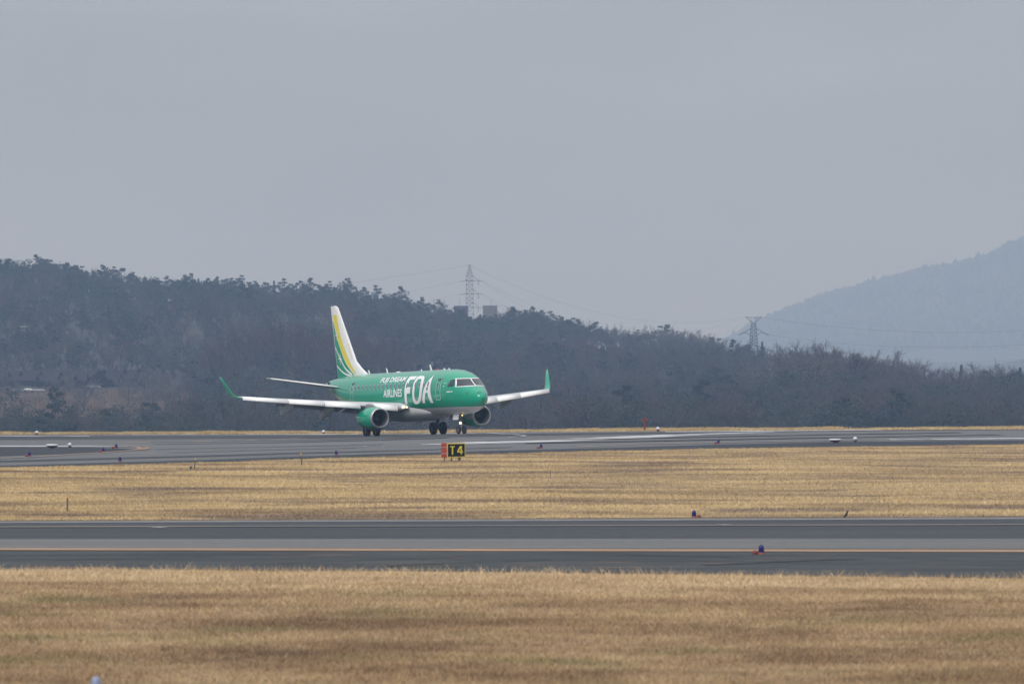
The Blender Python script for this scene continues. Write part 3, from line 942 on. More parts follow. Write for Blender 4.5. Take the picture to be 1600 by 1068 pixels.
# tree cover of the far mountain and its fringe on the skyline
g = np.random.default_rng(9)
nm = 9000
mp_, mt_ = g.uniform(900, 1900, nm), np.where(g.uniform(0, 1, nm) < .45, g.uniform(.93, 1.02, nm), g.uniform(.15, 1.0, nm))
X, Y, Z = mountain_point(mp_, mt_)
hgt = g.uniform(6.5, 12.5, nm) * np.where(g.uniform(0, 1, nm) < .07, 1.5, 1)
rad = hgt * g.uniform(.22, .42, nm)
na = 6
ang = np.arange(na) * 2 * np.pi / na
ring1 = np.stack([np.stack([X + rad * np.cos(a) * g.uniform(.7, 1.2, nm), Y + rad * np.sin(a), Z + hgt * .25], 1) for a in ang], 1)
ring2 = np.stack([np.stack([X + rad * .62 * np.cos(a) * g.uniform(.6, 1.2, nm), Y + rad * .62 * np.sin(a), Z + hgt * .72], 1) for a in ang], 1)
apex = np.stack([X + g.normal(0, .4, nm), Y, Z + hgt], 1)[:, None]
VV = np.concatenate([ring1, ring2, apex], 1).reshape(-1, 3)
base = (np.arange(nm) * (2 * na + 1))[:, None, None]
q4 = np.array([(i, (i + 1) % na, na + (i + 1) % na, na + i) for i in range(na)])[None]
q3 = np.array([(na + i, na + (i + 1) % na, 2 * na) for i in range(na)])[None]
me = np_mesh('mountain_forest', VV, [(base + q4).reshape(-1, 4), (base + q3).reshape(-1, 3)], [np.zeros(nm * na, int), np.zeros(nm * na, int)], [M['mountain']])
tag(link('mountain_forest', me), kind='stuff')

# reeds of the dry field in front of the long house
fv = []
g = np.random.default_rng(12)
P0 = []
for _ in range(15000):
    p = g.uniform(-60, 330)
    r = g.uniform(1330, 1512)
    P0.append(((p - 800) / F_PX * r, r))
P0 = np.array(P0)
zz = H(P0[:, 0], P0[:, 1])
A0 = np.stack([P0[:, 0], P0[:, 1], zz - .1], 1)
A1 = A0 + np.stack([g.normal(0, .25, len(zz)), g.normal(0, .25, len(zz)), np.where(P0[:, 1] > 1450, .55, 1.0) * g.uniform(.8, 1.7, len(zz))], 1)
v_, q_ = stick_quads(A0, A1, np.full(len(zz), .16))
tag(link('dry_reeds', np_mesh('dry_reeds', v_, [q_], [np.zeros(len(q_), int)], [M['field']])), kind='stuff')


# ------------------------------------------------------------------ grass
def vnoise(x, y, k, seed):
    """smooth random field between -1 and 1"""
    t_ = np.random.default_rng(seed).uniform(-1, 1, (128, 128))
    u, v = x * k, y * k
    i, j = np.floor(u).astype(int), np.floor(v).astype(int)
    a, b_ = smooth(u - i), smooth(v - j)
    f = lambda p, q: t_[p % 128, q % 128]
    return (f(i, j) * (1 - a) + f(i + 1, j) * a) * (1 - b_) + (f(i, j + 1) * (1 - a) + f(i + 1, j + 1) * a) * b_


def grass(name, top, bot, per_m2, hmin, hmax, wd, m, seed, x0=-120, x1=1720, edge_tall=False, nmax=700000):
    g = np.random.default_rng(seed)
    pxs = np.linspace(x0, x1, 60)
    tops = at_many(pxs, [float(top(p)) for p in pxs])[:, :2]
    bots = at_many(pxs, [float(bot(p)) for p in pxs])[:, :2]
    wid = np.interp(pxs, pxs, np.hypot(*(tops - bots).T))
    span = np.hypot(*np.diff((tops + bots) / 2, axis=0).T)
    area = float((span * (wid[1:] + wid[:-1]) / 2).sum())
    nb = int(min(nmax, area * per_m2))
    # even over the ground: weight the columns by their width
    u = g.uniform(0, 1, nb)
    s = np.sqrt(g.uniform(0, 1, nb))
    pc = g.uniform(x0, x1, nb)
    tx, ty = np.interp(pc, pxs, tops[:, 0]), np.interp(pc, pxs, tops[:, 1])
    bx, by = np.interp(pc, pxs, bots[:, 0]), np.interp(pc, pxs, bots[:, 1])
    # clumping
    X = bx + (tx - bx) * u + g.normal(0, .05, nb)
    Y = by + (ty - by) * u + g.normal(0, .12, nb)
    cl = vnoise(X, Y, 2.3, seed)
    big = vnoise(X, Y, .35, seed + 50) + .6 * vnoise(X * .3, Y, .9, seed + 70)
    h = g.uniform(hmin, hmax, nb) * (1 + .35 * cl + .25 * big)
    Z = H(X, Y)
    a = g.uniform(0, 2 * np.pi, nb)
    w2 = wd * g.uniform(.6, 1.4, nb)
    lean = g.normal(0, .8, (nb, 2)) * h[:, None]
    A = np.stack([X - np.cos(a) * w2, Y - np.sin(a) * w2, Z - .01], 1)
    B = np.stack([X + np.cos(a) * w2, Y + np.sin(a) * w2, Z - .01], 1)
    C = np.stack([X + lean[:, 0], Y + lean[:, 1], Z + h], 1)
    VV = np.stack([A, B, C], 1).reshape(-1, 3)
    T = np.arange(3 * nb).reshape(-1, 3)
    me = np_mesh(name, VV, [T], [np.zeros(nb, int)], [m])
    return tag(link(name, me), kind='stuff')


grass('near_grass_strip', add(T_BOT, 6.5), add(T_BOT, 42), 300, .05, .115, .0075, M['grass_verge'], 27, x0=-160, x1=1760, nmax=400000)
grass('near_grass', add(T_BOT, 26.0), lambda p: 1120.0, 330, .05, .115, .0075, M['grass_near'], 21, x0=-160, x1=1760, nmax=850000)
grass('near_grass_verge', add(T_BOT, 4.5), add(T_BOT, 9.0), 40, .08, .22, .008, M['grass_verge'], 22, nmax=50000)
grass('middle_grass', add(NEAR, 2.0), add(T_TOP, -1.3), 130, .04, .105, .012, M['grass_mid'], 23, nmax=650000)
grass('far_grass', CREST, add(FAR, -0.2), 90, .07, .19, .02, M['grass_far'], 24, nmax=120000)

# ------------------------------------------------------------------ the airliner (x aft from the nose tip, y to its right-hand side, z up)
ROOT = empty('passenger_airplane')
ROOT.matrix_world = Matrix(((A_AFT[0], A_STB[0], A_UP[0], NOSE_O[0]), (A_AFT[1], A_STB[1], A_UP[1], NOSE_O[1]), (A_AFT[2], A_STB[2], A_UP[2], NOSE_O[2]), (0, 0, 0, 1)))
tag(ROOT, 'green twin-engine airliner with white and yellow striped tail turning on the runway', 'airplane')
X0 = 14.0
ST = np.array([
    (0.0, 2.50, 2.40, 2.45, 0.03), (0.06, 2.66, 2.25, 2.45, 0.20), (0.15, 2.77, 2.14, 2.46, 0.31), (.3, 2.90, 2.02, 2.48, .43), (.7, 3.13, 1.81, 2.52, .67), (1.2, 3.36, 1.64, 2.58, .88), (1.7, 3.60, 1.53, 2.64, 1.05),
    (2.2, 3.90, 1.45, 2.70, 1.18), (2.7, 4.17, 1.40, 2.75, 1.29), (3.3, 4.38, 1.36, 2.80, 1.39), (4.2, 4.54, 1.33, 2.85, 1.475), (5.3, 4.60, 1.33, 2.87, 1.505), (7, 4.62, 1.33, 2.88, 1.505), (10, 4.62, 1.33, 2.88, 1.505),
    (14, 4.62, 1.33, 2.88, 1.505), (18, 4.62, 1.33, 2.88, 1.505), (19.5, 4.62, 1.34, 2.88, 1.50), (21, 4.62, 1.47, 2.92, 1.46), (22.5, 4.60, 1.75, 3.0, 1.37), (24, 4.55, 2.12, 3.15, 1.22), (25.5, 4.48, 2.52, 3.35, 1.02),
    (27, 4.41, 2.93, 3.58, .78), (28.3, 4.33, 3.28, 3.76, .53), (29.2, 4.22, 3.55, 3.88, .34), (29.9, 4.08, 3.78, 3.93, .15)])


def pchip(x, y, q):
    h = np.diff(x)
    d = np.diff(y) / h
    m = np.zeros_like(y)
    for i in range(1, len(x) - 1):
        if d[i - 1] * d[i] > 0:
            w1, w2 = 2 * h[i] + h[i - 1], h[i] + 2 * h[i - 1]
            m[i] = (w1 + w2) / (w1 / d[i - 1] + w2 / d[i])
    m[0], m[-1] = d[0], d[-1]
    i = np.clip(np.searchsorted(x, q) - 1, 0, len(h) - 1)
    t = (q - x[i]) / h[i]
    return (2 * t ** 3 - 3 * t ** 2 + 1) * y[i] + (t ** 3 - 2 * t ** 2 + t) * h[i] * m[i] + (-2 * t ** 3 + 3 * t ** 2) * y[i + 1] + (t ** 3 - t ** 2) * h[i] * m[i + 1]


SX = np.sort(np.concatenate([np.linspace(0, 1, 14) ** 2 * 6.0, np.linspace(6.3, 29.9, 64)]))
ST = np.stack([SX] + [pchip(ST[:, 0], ST[:, k], SX) for k in (1, 2, 3, 4)], 1)


def prof(X):
    return [float(np.interp(X, ST[:, 0], ST[:, i])) for i in (1, 2, 3, 4)]


def skin(X, z, off=0.0, sg=1):
    """point on the fuselage skin at station X and height z"""
    def hw(X, z):
        zt, zb, zm, w_ = prof(X)
        up = z >= zm
        q = (z - zm) / (zt - zm) if up else (zm - z) / (zm - zb)
        k = 2.4 if up else 2.15
        return w_ * max(0.0, 1 - min(q, 1) ** k) ** (1 / k)
    y = hw(X, z)
    dz = (hw(X, z + .02) - hw(X, z - .02)) / .04
    dx = (hw(X + .02, z) - hw(X - .02, z)) / .04
    nn = Vector((-dx, 1, -dz)).normalized()
    return (X - X0 + nn.x * off, sg * (y + nn.y * off), z + nn.z * off)


def skin_a(X, th, off=0.0, sg=1):
    """point on the skin at station X and angle th above the widest line"""
    def P(X, th):
        zt, zb, zm, w_ = prof(X)
        up = math.sin(th) >= 0
        k = 2.4 if up else 2.15
        c, s_ = math.cos(th), math.sin(th)
        y = w_ * math.copysign(abs(c) ** (2 / k), c)
        z = zm + (zt - zm if up else zm - zb) * math.copysign(abs(s_) ** (2 / k), s_)
        return Vector((X - X0, y, z))
    p = P(X, th)
    nn = (P(X, th + .02) - P(X, th - .02)).cross(P(X + .02, th) - P(X - .02, th))
    nn.normalize()
    if nn.y * p.y + nn.z * (p.z - prof(X)[2]) < 0:
        nn = -nn
    p = p + nn * off
    return (p.x, sg * p.y, p.z)


# fuselage skin, painted green above, grey below, bare metal tail cone
mf = bpy.data.materials.new('fuselage_paint')
mf.use_nodes = True
t = mf.node_tree
b = t.nodes['Principled BSDF']
b.inputs['Roughness'].default_value = 0.22
b.inputs['Coat Weight'].default_value = 0.65
b.inputs['Specular IOR Level'].default_value = 0.2
b.inputs['Coat Roughness'].default_value = 0.05
tcn = t.nodes.new('ShaderNodeTexCoord')
sp = t.nodes.new('ShaderNodeSeparateXYZ')
t.links.new(tcn.outputs['Object'], sp.inputs[0])


def mth(op, a, bv):
    k = t.nodes.new('ShaderNodeMath')
    k.operation = op
    for i, v_ in enumerate((a, bv)):
        if isinstance(v_, (int, float)):
            k.inputs[i].default_value = v_
        else:
            t.links.new(v_, k.inputs[i])
    return k.outputs[0]


def mixc(f, c1, c2):
    k = t.nodes.new('ShaderNodeMixRGB')
    t.links.new(f, k.inputs[0])
    for i, c_ in ((1, c1), (2, c2)):
        if isinstance(c_, tuple):
            k.inputs[i].default_value = (*c_, 1)
        else:
            t.links.new(c_, k.inputs[i])
    return k.outputs[0]


nzz = t.nodes.new('ShaderNodeTexNoise')
nzz.inputs['Scale'].default_value = 2.5
nzz.inputs['Detail'].default_value = 5
t.links.new(tcn.outputs['Object'], nzz.inputs['Vector'])
nf = mth('MULTIPLY', nzz.outputs[0], 0.16)
grn = mixc(nf, (0.0, 0.295, 0.172), (0.0, 0.255, 0.148))
gry = mixc(mth('MULTIPLY', nzz.outputs[0], 0.6), (0.60, 0.60, 0.62), (0.46, 0.46, 0.475))
c1 = mixc(mth('GREATER_THAN', sp.outputs['Z'], 1.905), gry, grn)
c2 = mixc(mth('GREATER_THAN', sp.outputs['X'], 28.45 - X0), c1, (0.40, 0.39, 0.39))
# frame joints, faint
fr = mth('LESS_THAN', mth('ABSOLUTE', mth('SUBTRACT', mth('FRACT', mth('MULTIPLY', sp.outputs['X'], 0.42), 0), 0.5), 0), 0.006)
c3 = mixc(mth('MULTIPLY', fr, 0.5), c2, (0.01, 0.10, 0.06))
t.links.new(c3, b.inputs['Base Color'])

mb = MB()
NR = 56
rows = []
for X in ST[:, 0]:
    rows.append([skin_a(float(X), 2 * math.pi * j / NR) for j in range(NR)])
mb.grid(rows, 0, close=True)
mb.add(rows[-1], [tuple(range(NR))], 0)
FUS = mb.build('fuselage', mf, ROOT, normals=True)

# belly fairing
mb = MB()
rows = []
for X in np.linspace(7.2, 18.8, 34):
    s_ = math.sin(math.pi * min(1, max(0, (X - 7.2) / 11.6))) ** .55
    zb = 1.40 - .43 * s_
    wv = 1.0 + .62 * s_
    zt = 1.6 + .5 * s_
    ring = []
    for j in range(24):
        a = math.pi + math.pi * j / 23
        k = 2.6
        ring.append((X - X0, wv * math.copysign(abs(math.cos(a)) ** (2 / k), math.cos(a)), zt + (zt - zb) * math.copysign(abs(math.sin(a)) ** (2 / k), math.sin(a))))
    rows.append(ring)
mb.grid(rows)
mfair = mat('belly_grey_paint', (0.58, 0.58, 0.60), 0.35, coat=0.3, noise=0.1, nscale=1.2)
FAIR = mb.build('belly_fairing', mfair, ROOT, normals=True)


# decals: filled outlines in (station, height), laid on the skin
def decal(name, loops, m, off, parent, fn, sg=1, step=.12, label=None):
    cu = bpy.data.curves.new('outline', 'CURVE')
    cu.dimensions = '2D'
    cu.fill_mode = 'BOTH'
    for lp in loops:
        s_ = cu.splines.new('POLY')
        s_.points.add(len(lp) - 1)
        for p_, q_ in zip(s_.points, lp):
            p_.co = (q_[0], q_[1], 0, 1)
        s_.use_cyclic_u = True
    co = bpy.data.objects.new('outline', cu)
    me = bpy.data.meshes.new_from_object(co)
    bpy.data.objects.remove(co)
    bpy.data.curves.remove(cu)
    return wrap(name, me, m, off, parent, fn, sg, step, label)


def wrap(name, me, m, off, parent, fn, sg, step, label=None):
    bm = bmesh.new()
    bm.from_mesh(me)
    bpy.data.meshes.remove(me)
    bmesh.ops.remove_doubles(bm, verts=bm.verts, dist=1e-5)
    xs_ = [v.co.x for v in bm.verts]
    ys_ = [v.co.y for v in bm.verts]
    for ax, lo, hi in ((0, min(xs_), max(xs_)), (1, min(ys_), max(ys_))):
        k = lo + step
        while k < hi:
            pc = Vector((k, 0, 0)) if ax == 0 else Vector((0, k, 0))
            no = Vector((1, 0, 0)) if ax == 0 else Vector((0, 1, 0))
            bmesh.ops.bisect_plane(bm, geom=bm.verts[:] + bm.edges[:] + bm.faces[:], plane_co=pc, plane_no=no, dist=1e-5)
            k += step
    for v in bm.verts:
        v.co = fn(v.co.x, v.co.y, off, sg)
    bmesh.ops.recalc_face_normals(bm, faces=bm.faces)
    me2 = bpy.data.meshes.new(name)
    bm.to_mesh(me2)
    bm.free()
    me2.materials.append(m)
    o = link(name, me2, parent)
    if label:
        o['label'] = label
    return o


def cat_loop(pts, k=5):
    out = []
    n_ = len(pts)
    P_ = np.array(pts, float)
    for i in range(n_):
        p0, p1, p2, p3 = P_[i - 1], P_[i], P_[(i + 1) % n_], P_[(i + 2) % n_]
        for j in range(k):
            u = j / k
            out.append(tuple(.5 * ((2 * p1) + (-p0 + p2) * u + (2 * p0 - 5 * p1 + 4 * p2 - p3) * u * u + (-p0 + 3 * p1 - 3 * p2 + p3) * u ** 3)))
    return out


def rrect(cx, cz, w_, h_, r_, k=4):
    pts = []
    for sx_, sz_, a0 in ((1, 1, 0), (-1, 1, 90), (-1, -1, 180), (1, -1, 270)):
        for j in range(k + 1):
            a = R(a0 + 90 * j / k)
            pts.append((cx + sx_ * (w_ / 2 - r_) + r_ * math.cos(a), cz + sz_ * (h_ / 2 - r_) + r_ * math.sin(a)))
    return pts


LF = [(10.95, 2.26), (10.50, 2.26), (10.44, 2.70), (10.40, 3.00), (9.82, 3.00), (9.76, 3.46), (10.36, 3.46), (10.24, 3.98), (9.48, 3.98), (9.25, 4.21), (10.72, 4.22), (10.82, 3.84), (10.86, 3.22), (10.86, 2.67)]
LDO = [(9.25, 2.30), (9.36, 2.71), (9.35, 3.33), (9.31, 3.77), (9.20, 4.10), (8.95, 4.21), (8.10, 4.20), (7.69, 4.08), (7.50, 3.77), (7.50, 3.3), (7.66, 2.75), (8.04, 2.40), (8.50, 2.24), (8.95, 2.22)]
LDI = [(8.85, 2.50), (8.97, 2.84), (8.96, 3.25), (8.92, 3.63), (8.86, 3.87), (8.65, 4.0), (8.25, 4.0), (8.05, 3.92), (7.96, 3.58), (7.99, 3.17), (8.14, 2.75), (8.40, 2.50), (8.62, 2.45)]
LA = [(7.65, 2.26), (7.22, 2.26), (6.98, 2.74), (6.86, 2.98), (6.50, 3.0), (6.42, 2.75), (6.13, 2.26), (5.63, 2.26), (5.86, 2.80), (5.98, 3.16), (6.04, 3.54), (6.06, 3.81), (6.15, 4.20), (6.48, 3.99), (6.87, 3.66), (7.24, 3.22), (7.48, 2.75)]
LAI = [(6.80, 3.18), (6.50, 3.17), (6.42, 3.42), (6.40, 3.70), (6.58, 3.55)]
for lp, nm_ in (([LF], 'F'), ([cat_loop(LDO, 4), cat_loop(LDI, 4)], 'D'), ([LA, LAI], 'A')):
    decal('airline_letter', lp, M['letter'], .012, FUS, skin, label='large white letter %s on the forward fuselage' % nm_)


def text_mesh(s_, x_left, x_right, z0, z1, bold=.0):
    cu = bpy.data.curves.new('t', 'FONT')
    cu.body = s_
    cu.resolution_u = 4
    cu.offset = bold
    co = bpy.data.objects.new('t', cu)
    me = bpy.data.meshes.new_from_object(co)
    bpy.data.objects.remove(co)
    bpy.data.curves.remove(cu)
    P_ = np.array([v.co[:] for v in me.vertices])
    a0, a1 = P_.min(0), P_.max(0)
    for v in me.vertices:
        v.co = (x_left + (v.co.x - a0[0]) / (a1[0] - a0[0]) * (x_right - x_left), z0 + (v.co.y - a0[1]) / (a1[1] - a0[1]) * (z1 - z0), 0)
    return me


wrap('airline_lettering', text_mesh('FUJI DREAM', 15.95, 11.18, 3.78, 4.23, .026), M['letter'], .012, FUS, skin, 1, .15, 'white lettering FUJI DREAM above the windows')
wrap('airline_lettering', text_mesh('AIRLINES', 14.9, 11.35, 2.80, 3.36, .018), M['letter'], .012, FUS, skin, 1, .15, 'white lettering AIRLINES below the windows')
for x0_, x1_ in ((3.28, 2.80), (2.72, 2.54)):
    decal('nose_marking', [[(x0_, 2.96), (x1_, 2.96), (x1_, 3.03), (x0_, 3.03)]], M['letter'], .010, FUS, skin, 1, .2)

# cabin windows, doors, cockpit glass
for i in range(19):
    X = 6.52 + i * .795
    for sg in (1, -1):
        wf = decal('window', [rrect(X, 3.59, .30, .42, .12)], M['frame'], .014, FUS, skin, sg, .25)
        p_ = decal('window_pane', [rrect(X, 3.59, .20, .32, .09)], M['pane'], .019, FUS, skin, sg, .25)
for X, w_, z0_, z1_, nm_ in ((4.60, .74, 2.46, 3.92, 'service_door'), (21.35, .66, 2.50, 3.95, 'service_door')):
    for sg in (1, -1):
        cz, hh = (z0_ + z1_) / 2, z1_ - z0_
        dr = decal(nm_, [rrect(X, cz, w_ + .04, hh + .04, .14), rrect(X, cz, w_ - .05, hh - .05, .11)], M['line'], .012, FUS, skin, sg, .2)
        decal('door_sill', [[(X - w_ / 2, z1_ + .02), (X + w_ / 2, z1_ + .02), (X + w_ / 2 - .05, z1_ - .12), (X - w_ / 2 + .05, z1_ - .12)]], M['dark_metal'], .016, FUS, skin, sg, .2)
        decal('door_handle', [rrect(X - .06, cz + .22, .12, .55, .05), rrect(X - .06, cz + .22, .07, .50, .03)], M['line'], .012, FUS, skin, sg, .2)
        decal('door_window', [rrect(X + .16, cz + .32, .12, .20, .05)], M['pane'], .015, FUS, skin, sg, .2)
for X, z, r_ in ((1.68, 2.74, .055), (1.01, 2.87, .06), (.30, 2.86, .04), (1.53, 2.24, .06), (1.39, 2.0, .05), (3.72, 3.62, .05), (3.72, 3.40, .05), (3.5, 3.6, .04)):
    decal('sensor_port', [[(X + r_ * math.cos(a) * 1.3, z + r_ * math.sin(a)) for a in np.linspace(0, 6.28, 11)[:-1]]], M['dark_metal'] if X < 3 else M['line'], .012, FUS, skin, 1, .3)
# cockpit: two side panes, two front panes with white surrounds
for sg in (1, -1):
    decal('windscreen_side_pane', [[(3.22, 3.33), (3.08, 3.80), (2.98, 3.84), (2.66, 3.86), (2.46, 3.42), (2.56, 3.36)]], M['glass'], .012, FUS, skin, sg, .15)


def th_of(X, z=None, y=None):
    zt, zb, zm, w_ = prof(X)
    return math.acos(min(1, (y / w_) ** 1.2))


def hw_at(X, z):
    zt, zb, zm, w_ = prof(X)
    q = (z - zm) / (zt - zm) if z >= zm else (zm - z) / (zm - zb)
    return w_ * max(0.0, 1 - min(q, 1) ** 2.4) ** (1 / 2.4)


def nose_pt(y, z, off, sg):
    """skin point of the nose at half-width y and height z"""
    lo, hi = .05, 4.5
    for _ in range(40):
        m = (lo + hi) / 2
        lo, hi = (m, hi) if hw_at(m, z) < y else (lo, m)
    return skin(hi, z, off, sg)


for sg in (1, -1):
    yo0, yo1 = hw_at(2.20, 3.35), hw_at(2.62, 3.86)
    for nm_, m_, off, gr in (('windscreen_frame', M['white'], .010, .05), ('windscreen_pane', M['glass'], .020, 0.0)):
        yi = .045 if gr == 0 else .004
        rows = []
        for u in np.linspace(0, 1, 9):
            yo = yo0 * (1 - u) + yo1 * u + gr * 1.1
            row = []
            for v in np.linspace(0, 1, 13):
                z = (3.35 - gr) * (1 - u) + (3.86 + gr) * u + .03 * v * (1 - u)
                row.append(nose_pt(yo * (1 - v) + yi * v, z, off, sg))
            rows.append(row)
        mb = MB()
        mb.grid(rows)
        mb.build(nm_, m_, FUS, normals=True)
    mb = MB()
    p0 = Vector(skin_a(1.42, th_of(1.42, y=.16), .03, sg))
    p1 = Vector(skin_a(1.95, th_of(1.95, y=.10), .04, sg))
    mb.tube(p0, p1, .022, .016, 6)
    mb.tube(Vector(skin_a(1.36, th_of(1.36, y=.18), .0, sg)), p0, .035, .03, 6)
    mb.build('wiper', M['dark_metal'], FUS)


# aerofoil lofts
def foil(chord, thick, n_=11, camber=.02):
    """closed ring of (aft, up), nose first along the top"""
    c_ = (1 - np.cos(np.linspace(0, np.pi, n_))) / 2
    yt = 5 * thick * (.2969 * np.sqrt(c_) - .1260 * c_ - .3516 * c_ ** 2 + .2843 * c_ ** 3 - .1036 * c_ ** 4)
    cam_ = camber * 4 * c_ * (1 - c_)
    up = np.stack([c_, cam_ + yt], 1)
    dn = np.stack([c_, cam_ - yt], 1)[1:-1][::-1]
    return np.concatenate([up, dn]) * chord


def loft(secs, mb, mi_top=0, mi_bot=None, cap=True):
    """secs: (LE point, chord, thickness ratio, twist deg, up direction (y,z))"""
    rows = []
    for (x, y, z), ch, th, tw, up in secs:
        f_ = foil(ch, th)
        a = R(tw)
        ring = []
        for dx, dz in f_:
            xx = dx * math.cos(a) + dz * math.sin(a)
            zz_ = dz * math.cos(a) - dx * math.sin(a)
            ring.append((x - X0 + xx, y + zz_ * up[0], z + zz_ * up[1]))
        rows.append(ring)
    n_ = len(rows[0])
    nt_ = 11
    vs = [p for r_ in rows for p in r_]
    for i in range(len(rows) - 1):
        for j in range(n_):
            a, b_ = i * n_ + j, i * n_ + (j + 1) % n_
            mb.add([vs[a], vs[b_], vs[b_ + n_], vs[a + n_]], [(0, 1, 2, 3)], mi_top if (j < nt_ - 1 or mi_bot is None) else mi_bot, True)
    if cap:
        mb.add(rows[0], [tuple(range(n_))], mi_top)
        mb.add(rows[-1], [tuple(range(n_))], mi_top)


wing_le = lambda y: 10.10 + .505 * (y - .4)
wing_te = lambda y: 16.25 + (y - 1.5) * .05 if y < 4.2 else 16.39 + (y - 4.2) * .155
wing_z = lambda y: 1.98 + .083 * (y - 1.5) + .0012 * y * y
ENG = []
for sg in (1, -1):
    side = 'right' if sg > 0 else 'left'
    mb = MB()
    secs = []
    for y in (1.0, 1.5, 2.5, 4.2, 6.5, 9.0, 11.0, 12.1):
        secs.append(((wing_le(y), sg * y, wing_z(y)), wing_te(y) - wing_le(y), .135 - .003 * y, 2.0 - .25 * y, (0, 1)))
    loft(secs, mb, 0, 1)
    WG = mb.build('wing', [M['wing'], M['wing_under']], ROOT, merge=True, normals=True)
    # winglet
    mb = MB()
    tip = []
    for u, dy, dz, ch in ((0, 0, 0, 1.40), (.12, .15, .04, 1.22), (.25, .28, .16, 1.0), (.45, .42, .52, .80), (.75, .60, 1.08, .56), (1.0, .76, 1.56, .32)):
        le = wing_le(12.1) + .10 + u * 1.75 + max(0, u - .2) * .15
        ang = (0, .25, .8, 1.12, 1.12, 1.12)[(0, .12, .25, .45, .75, 1.0).index(u)]
        tip.append(((le, sg * (12.1 + dy), wing_z(12.1) + dz), ch, .10, -1.0, (-sg * math.sin(ang), math.cos(ang))))
    loft(tip, mb)
    mb.build('winglet', M['green'], WG, merge=True, normals=True)
    mb = MB()
    mb.lathe([(0, .0), (.03, .05), (.14, .06), (.24, .0)], (wing_le(12.0) - X0 - .02, sg * 12.05, wing_z(12.0) + .01), (1, 0, 0), 10)
    mb.build('position_light', mat('green_position_light', (.02, .4, .2), .2) if sg > 0 else M['beacon'], WG)
    # slats: hooked shells drooped in front of the leading edge
    for y0, y1 in ((2.05, 3.55), (4.45, 6.72), (6.76, 9.05), (9.09, 12.0)):
        rows = []
        for y in (y0, y1):
            k = 1.0 - .045 * (y - 2)
            le, z = wing_le(y) - .14, wing_z(y) - .0
            sec = [(.66, .27), (.42, .235), (.22, .16), (.09, .05), (.02, -.08), (.0, -.19), (.03, -.26), (.09, -.27), (.10, -.18), (.14, -.05), (.27, .08), (.46, .17)]
            rows.append([(le + dx * k - X0, sg * y, z + dz * k - .02) for dx, dz in sec])
        n_ = len(rows[0])
        mb = MB()
        mb.grid(rows, close=True)
        mb.add(rows[0], [tuple(range(n_))])
        mb.add(rows[1], [tuple(range(n_))])
        mb.build('slat', M['white'], WG, merge=True, normals=True)
    # flaps
    for y0, y1 in ((1.75, 4.1), (4.35, 9.1)):
        mb = MB()
        loft([((wing_te(y) - .55, sg * y, wing_z(y) - .06 - .008 * (9 - y)), 1.20 - .05 * (y - 1.7), .11, 15, (0, 1)) for y in (y0, y1)], mb, 0, 1)
        mb.build('flap', [M['wing'], M['wing_under']], WG, merge=True, normals=True)
    # aileron gap line is part of the wing paint; canoe fairings hang from the flap tracks
    for y, tipx, tipz, r_ in ((8.55, 17.15, 1.82, .22), (5.6, 16.85, 1.46, .25), (3.0, 16.5, 1.28, .24)):
        p0 = Vector((wing_te(y) - 2.3 - X0, sg * y, wing_z(y) - .22))
        p1 = Vector((wing_te(y) - .75 - X0, sg * y, wing_z(y) - .42))
        p2 = Vector((tipx + .35 - X0, sg * y, tipz))
        rows = []
        for u in np.linspace(0, 1, 13):
            c = p0 * (1 - u) ** 2 + p1 * 2 * u * (1 - u) + p2 * u * u
            rr = r_ * max(.02, math.sin(math.pi * min(1, u * .88 + .06)) ** .7 if u < .95 else .04)
            rows.append([(c.x, c.y + rr * math.cos(a) * .8, c.z + rr * math.sin(a) * 1.5) for a in np.linspace(0, 2 * math.pi, 13)[:-1]])
        mb = MB()
        mb.grid(rows, close=True)
        mb.build('flap_track_fairing', M['wing'], WG, normals=True)
    # landing light fairing at the wing root
    rows = []
    for u in np.linspace(0, 1, 12):
        X = 9.72 + u * 2.4
        rr = .01 + .30 * math.sin(math.pi / 2 * min(1, u * 1.25)) ** .7
        rows.append([(X - X0, sg * (1.72 + .06 * u) + rr * .85 * math.cos(a), 2.03 + .02 * u + rr * math.sin(a)) for a in np.linspace(0, 2 * math.pi, 17)[:-1]])
    mb = MB()
    mb.grid(rows, close=True)
    mb.build('wing_root_fairing', M['wing'], WG, normals=True)
    for (X, y, z, r_) in ((10.10, 1.98, 2.04, .095), (9.86, 1.80, 2.02, .065)):
        mb = MB()
        mb.lathe([(-.03, 0), (-.02, r_ * .6), (0, r_ * .92), (.03, r_), (.12, r_ * .9)], (X - X0 - .10, sg * y, z), (1, -sg * .25, 0), 14)
        mb.build('landing_light', (M['lamp_core'] if r_ > .08 else M['lamp']) if sg > 0 else M['glass'], WG)
    # engine: cowling, polished lip, duct, fan, spinner, pylon, exhaust
    ex, ey, ez = 9.55, sg * 3.944, 1.30
    c = (ex - X0, ey, ez)
    mb = MB()
    mb.lathe([(.17, .735), (.35, .775), (.7, .815), (1.2, .83), (1.7, .815), (2.3, .75), (2.8, .675), (3.2, .60), (3.2, .56), (2.7, .58)], c, (1, 0, 0), 48)
    EN = mb.build('engine', M['green'], ROOT, normals=True)
    mb = MB()
    mb.lathe([(.171, .739), (.09, .715), (.035, .69), (0, .66), (-.01, .635), (.01, .618), (.08, .60), (.18, .595)], c, (1, 0, 0), 48)
    mb.build('intake_lip', M['metal'], EN)
    mb = MB()
    mb.lathe([(.18, .595), (.5, .60), (.95, .615), (1.0, .615)], c, (1, 0, 0), 48)
    mb.build('intake_duct', M['duct'], EN)
    mb = MB()
    mb.lathe([(1.12, .61), (1.14, .05), (1.14, 0)], c, (1, 0, 0), 40, 1)
